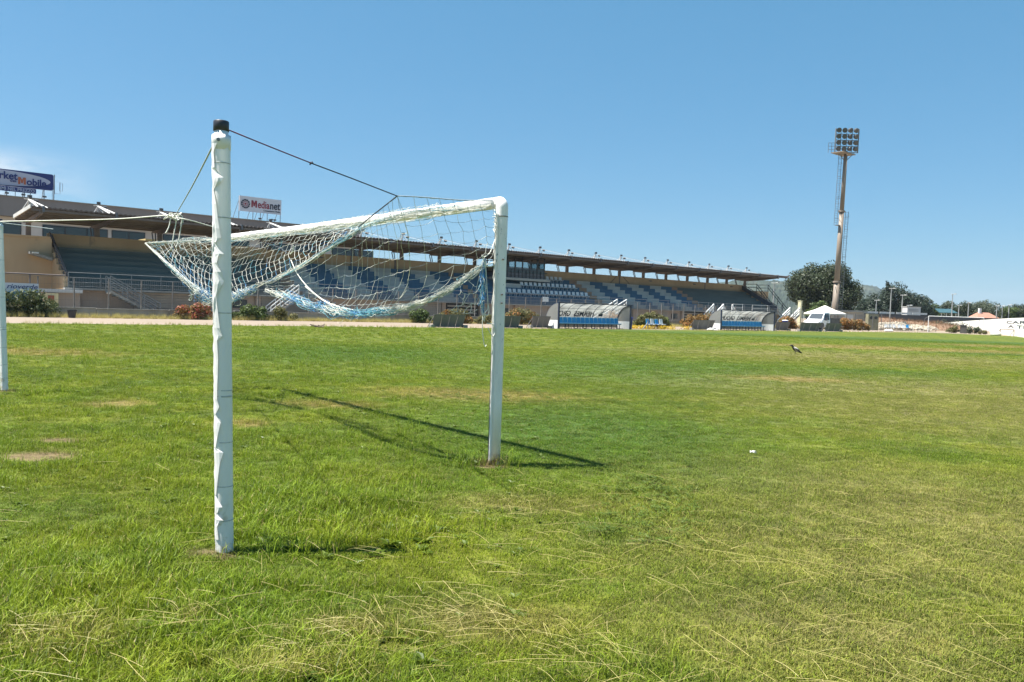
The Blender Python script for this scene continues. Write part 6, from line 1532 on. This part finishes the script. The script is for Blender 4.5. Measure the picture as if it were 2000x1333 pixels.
# ---------------------------------------------------------------- hills
m_hill = leaf_mat('hill_forest', [(.022, .034, .022), (.034, .048, .030), (.060, .066, .042)], 0.0, .95)
def hill(pts, depth, seed, nx=150, ny=26):
    q = MB(); C = crspline(pts, nx)
    for i in range(nx):
        for j in range(ny):
            v = j/(ny-1); dr_ = Vector((C[i].x, C[i].y, 0)).normalized(); p_ = C[i]+dr_*((v-.5)*depth); base = C[i].z*math.sin(math.pi*v)**.8
            n_ = mnoise.noise((p_.x*.004, p_.y*.004, seed))*.22+mnoise.noise((p_.x*.016, p_.y*.016, seed))*.09
            z = base*(1+n_)+(4.5*abs(mnoise.noise((p_.x*.06, p_.y*.06, seed)))+2.5*mnoise.noise((p_.x*.13, p_.y*.13, seed)) if base > 4 else 0)
            q.v.append((p_.x, p_.y, max(-1, z))); q.r.append(min(1, max(0, .4+1.1*mnoise.noise((p_.x*.03, p_.y*.03, 5))+.6*mnoise.noise((p_.x*.1, p_.y*.1, 9)))))
    for i in range(nx-1):
        for j in range(ny-1):
            a = i*ny+j; q.f.append((a, a+ny, a+ny+1, a+1)); q.m.append(0)
    return tag(q.build('hill', m_hill), kind='structure')
def gz(P, z): return Vector((P[0], P[1], z))
hill([gz((1077.15, 1056.13, 7.89), 25), gz((1189.35, 961.99, 12.61), 44), gz((1236.48, 857.13, 15.89), 56), gz((1287.10, 814.66, 18.02), 61), gz((1383.85, 798.82, 20.79), 60), gz((1443.69, 748.62, 23.31), 45), gz((1503.54, 698.41, 25.83), 10)], 900, 2)
hill([gz((1891.26, 1091.73, 27.87), 20), gz((1952.60, 1040.26, 30.45), 70), gz((2003.72, 997.38, 32.60), 86), gz((2046.65, 961.36, 34.40), 84), gz((2070.17, 941.63, 35.39), 55), gz((2157.31, 933.85, 37.76), 22), gz((2241.10, 863.56, 41.28), 8)], 800, 7)
m_fargreen = leaf_mat('far_treeline', [(.05, .065, .04), (.08, .09, .055)], 0.0)
q = MB(); rng = random.Random(77)
a0, a1 = Vector((404.22, 209.32, 2.15)), Vector((511.04, 119.71, 6.64))
bl = [(Vector((a0.x, a0.y, 0))+(Vector((a1.x-a0.x, a1.y-a0.y, 0)))*rng.random()+AWAY*rng.uniform(0, 30)+Vector((0, 0, rng.uniform(1, 5))), rng.uniform(2.5, 4.5), .8) for _ in range(70)]
foliage(q, bl, 4200, .8, rng, .5); tag(q.build('distant_woods', m_fargreen), kind='stuff')
q = MB(); a0, a1 = Vector((299.50, 179.75, 2.97)), Vector((307.73, 172.84, 3.31))

# ---------------------------------------------------------------- the crow, litter
m_crowk = mat('crow_black', (.012, .011, .012), (.02, .018, .018), 20, .5)
m_crowg = mat('crow_grey', (.46, .43, .39), (.38, .35, .31), 20, .8)
CB = (29.35, 17.00, 0.00)
crow = empty('crow', CB, math.atan2(-RIGHT.y, -RIGHT.x)+.15, label='hooded crow standing on the dry grass, facing left', cat='bird')
q = MB()                                             # beak, head, neck, body and tail in one skin, facing +x
path = [(.275, 0, .332), (.245, 0, .338), (.205, 0, .345), (.185, 0, .348), (.155, 0, .345), (.125, 0, .318), (.10, 0, .275), (.06, 0, .235), (.0, 0, .20), (-.07, 0, .165), (-.13, 0, .135), (-.19, 0, .10), (-.25, 0, .065), (-.29, 0, .045)]
radii = [.003, .011, .020, .034, .040, .038, .048, .070, .080, .074, .055, .034, .026, .018]
q.tube(path, radii, 14)
for i, f in enumerate(q.f):
    cx = sum(q.v[k][0] for k in f)/len(f); cz = sum(q.v[k][2] for k in f)/len(f)
    q.m[i] = 1 if (-.10 < cx < .095 and not (cx > .05 and cz < .2)) else 0
for s_ in (-1, 1):
    q.tube([(-.01, s_*.03, .15), (.0, s_*.032, .075), (-.005, s_*.034, .012)], [.022, .009, .007], 6)
    for (dx, dy) in ((.05, .0), (.04, .02), (.04, -.02), (-.035, 0)): q.tube([(-.005, s_*.034, .010), (-.005+dx, s_*.034+dy, .004)], [.006, .003], 5)
q.build('body', [m_crowk, m_crowg], crow, smooth=True)
for s_ in (-1, 1):
    q = MB(); pts_ = [(.055, s_*.066, .235), (.0, s_*.082, .205), (-.08, s_*.078, .155), (-.16, s_*.05, .108), (-.235, s_*.025, .072)]
    q.tube(pts_, [.020, .046, .044, .028, .008], 10, flat=.45); q.build('wing', m_crowk, crow, smooth=True)
    q = MB(); q.lathe([(.001, 0), (.006, .003), (.006, .006), (.001, .009)], 8); q.v = [(x+.172, s_*.034+z*s_*.4, y+.355) for x, y, z in q.v]; q.build('eye', m_black, crow)
P_ = (7.325, 4.676, 0.000); q = MB(); rng = random.Random(4)
for i in range(6):
    for j in range(6): q.v.append((P_[0]+(i-2.5)*.011+rng.gauss(0, .004), P_[1]+(j-2.5)*.011+rng.gauss(0, .004), .045+rng.uniform(0, .035)))
for i in range(5):
    for j in range(5): a = i*6+j; q.f.append((a, a+6, a+7, a+1)); q.m.append(0)
tag(q.build('paper_scrap', m_tent, None, off=(P_[0], P_[1], .0), loc=(P_[0], P_[1], 0)), 'small crumpled scrap of white paper in the green grass', 'litter')
P_ = (20.84, 42.34, 0.00); q = MB()
for k in range(7): q.tube([(rng.uniform(-.3, .3), rng.uniform(-.2, .2), .02), (rng.uniform(-.5, .5), rng.uniform(-.2, .2), rng.uniform(.05, .25))], .03, 5)
tag(q.build('dead_branch', m_bark, None, loc=(P_[0], P_[1], 0)), 'dark dead branch lying on the edge of the pitch below the net', 'branch')

# ---------------------------------------------------------------- the air
m_air = bpy.data.materials.new('air'); m_air.use_nodes = True; t = NT(m_air.node_tree); t.n.clear(); o = t.new('ShaderNodeOutputMaterial')
v = t.new('ShaderNodeVolumePrincipled'); v.inputs['Color'].default_value = (.72, .84, 1, 1); v.inputs['Density'].default_value = 0.00009; v.inputs['Anisotropy'].default_value = .1
t.l.new(v.outputs[0], o.inputs['Volume'])
q = MB(); q.box((-2600, -2600, -2), (4600, 4600, 150)); tag(q.build('haze', m_air), kind='stuff')
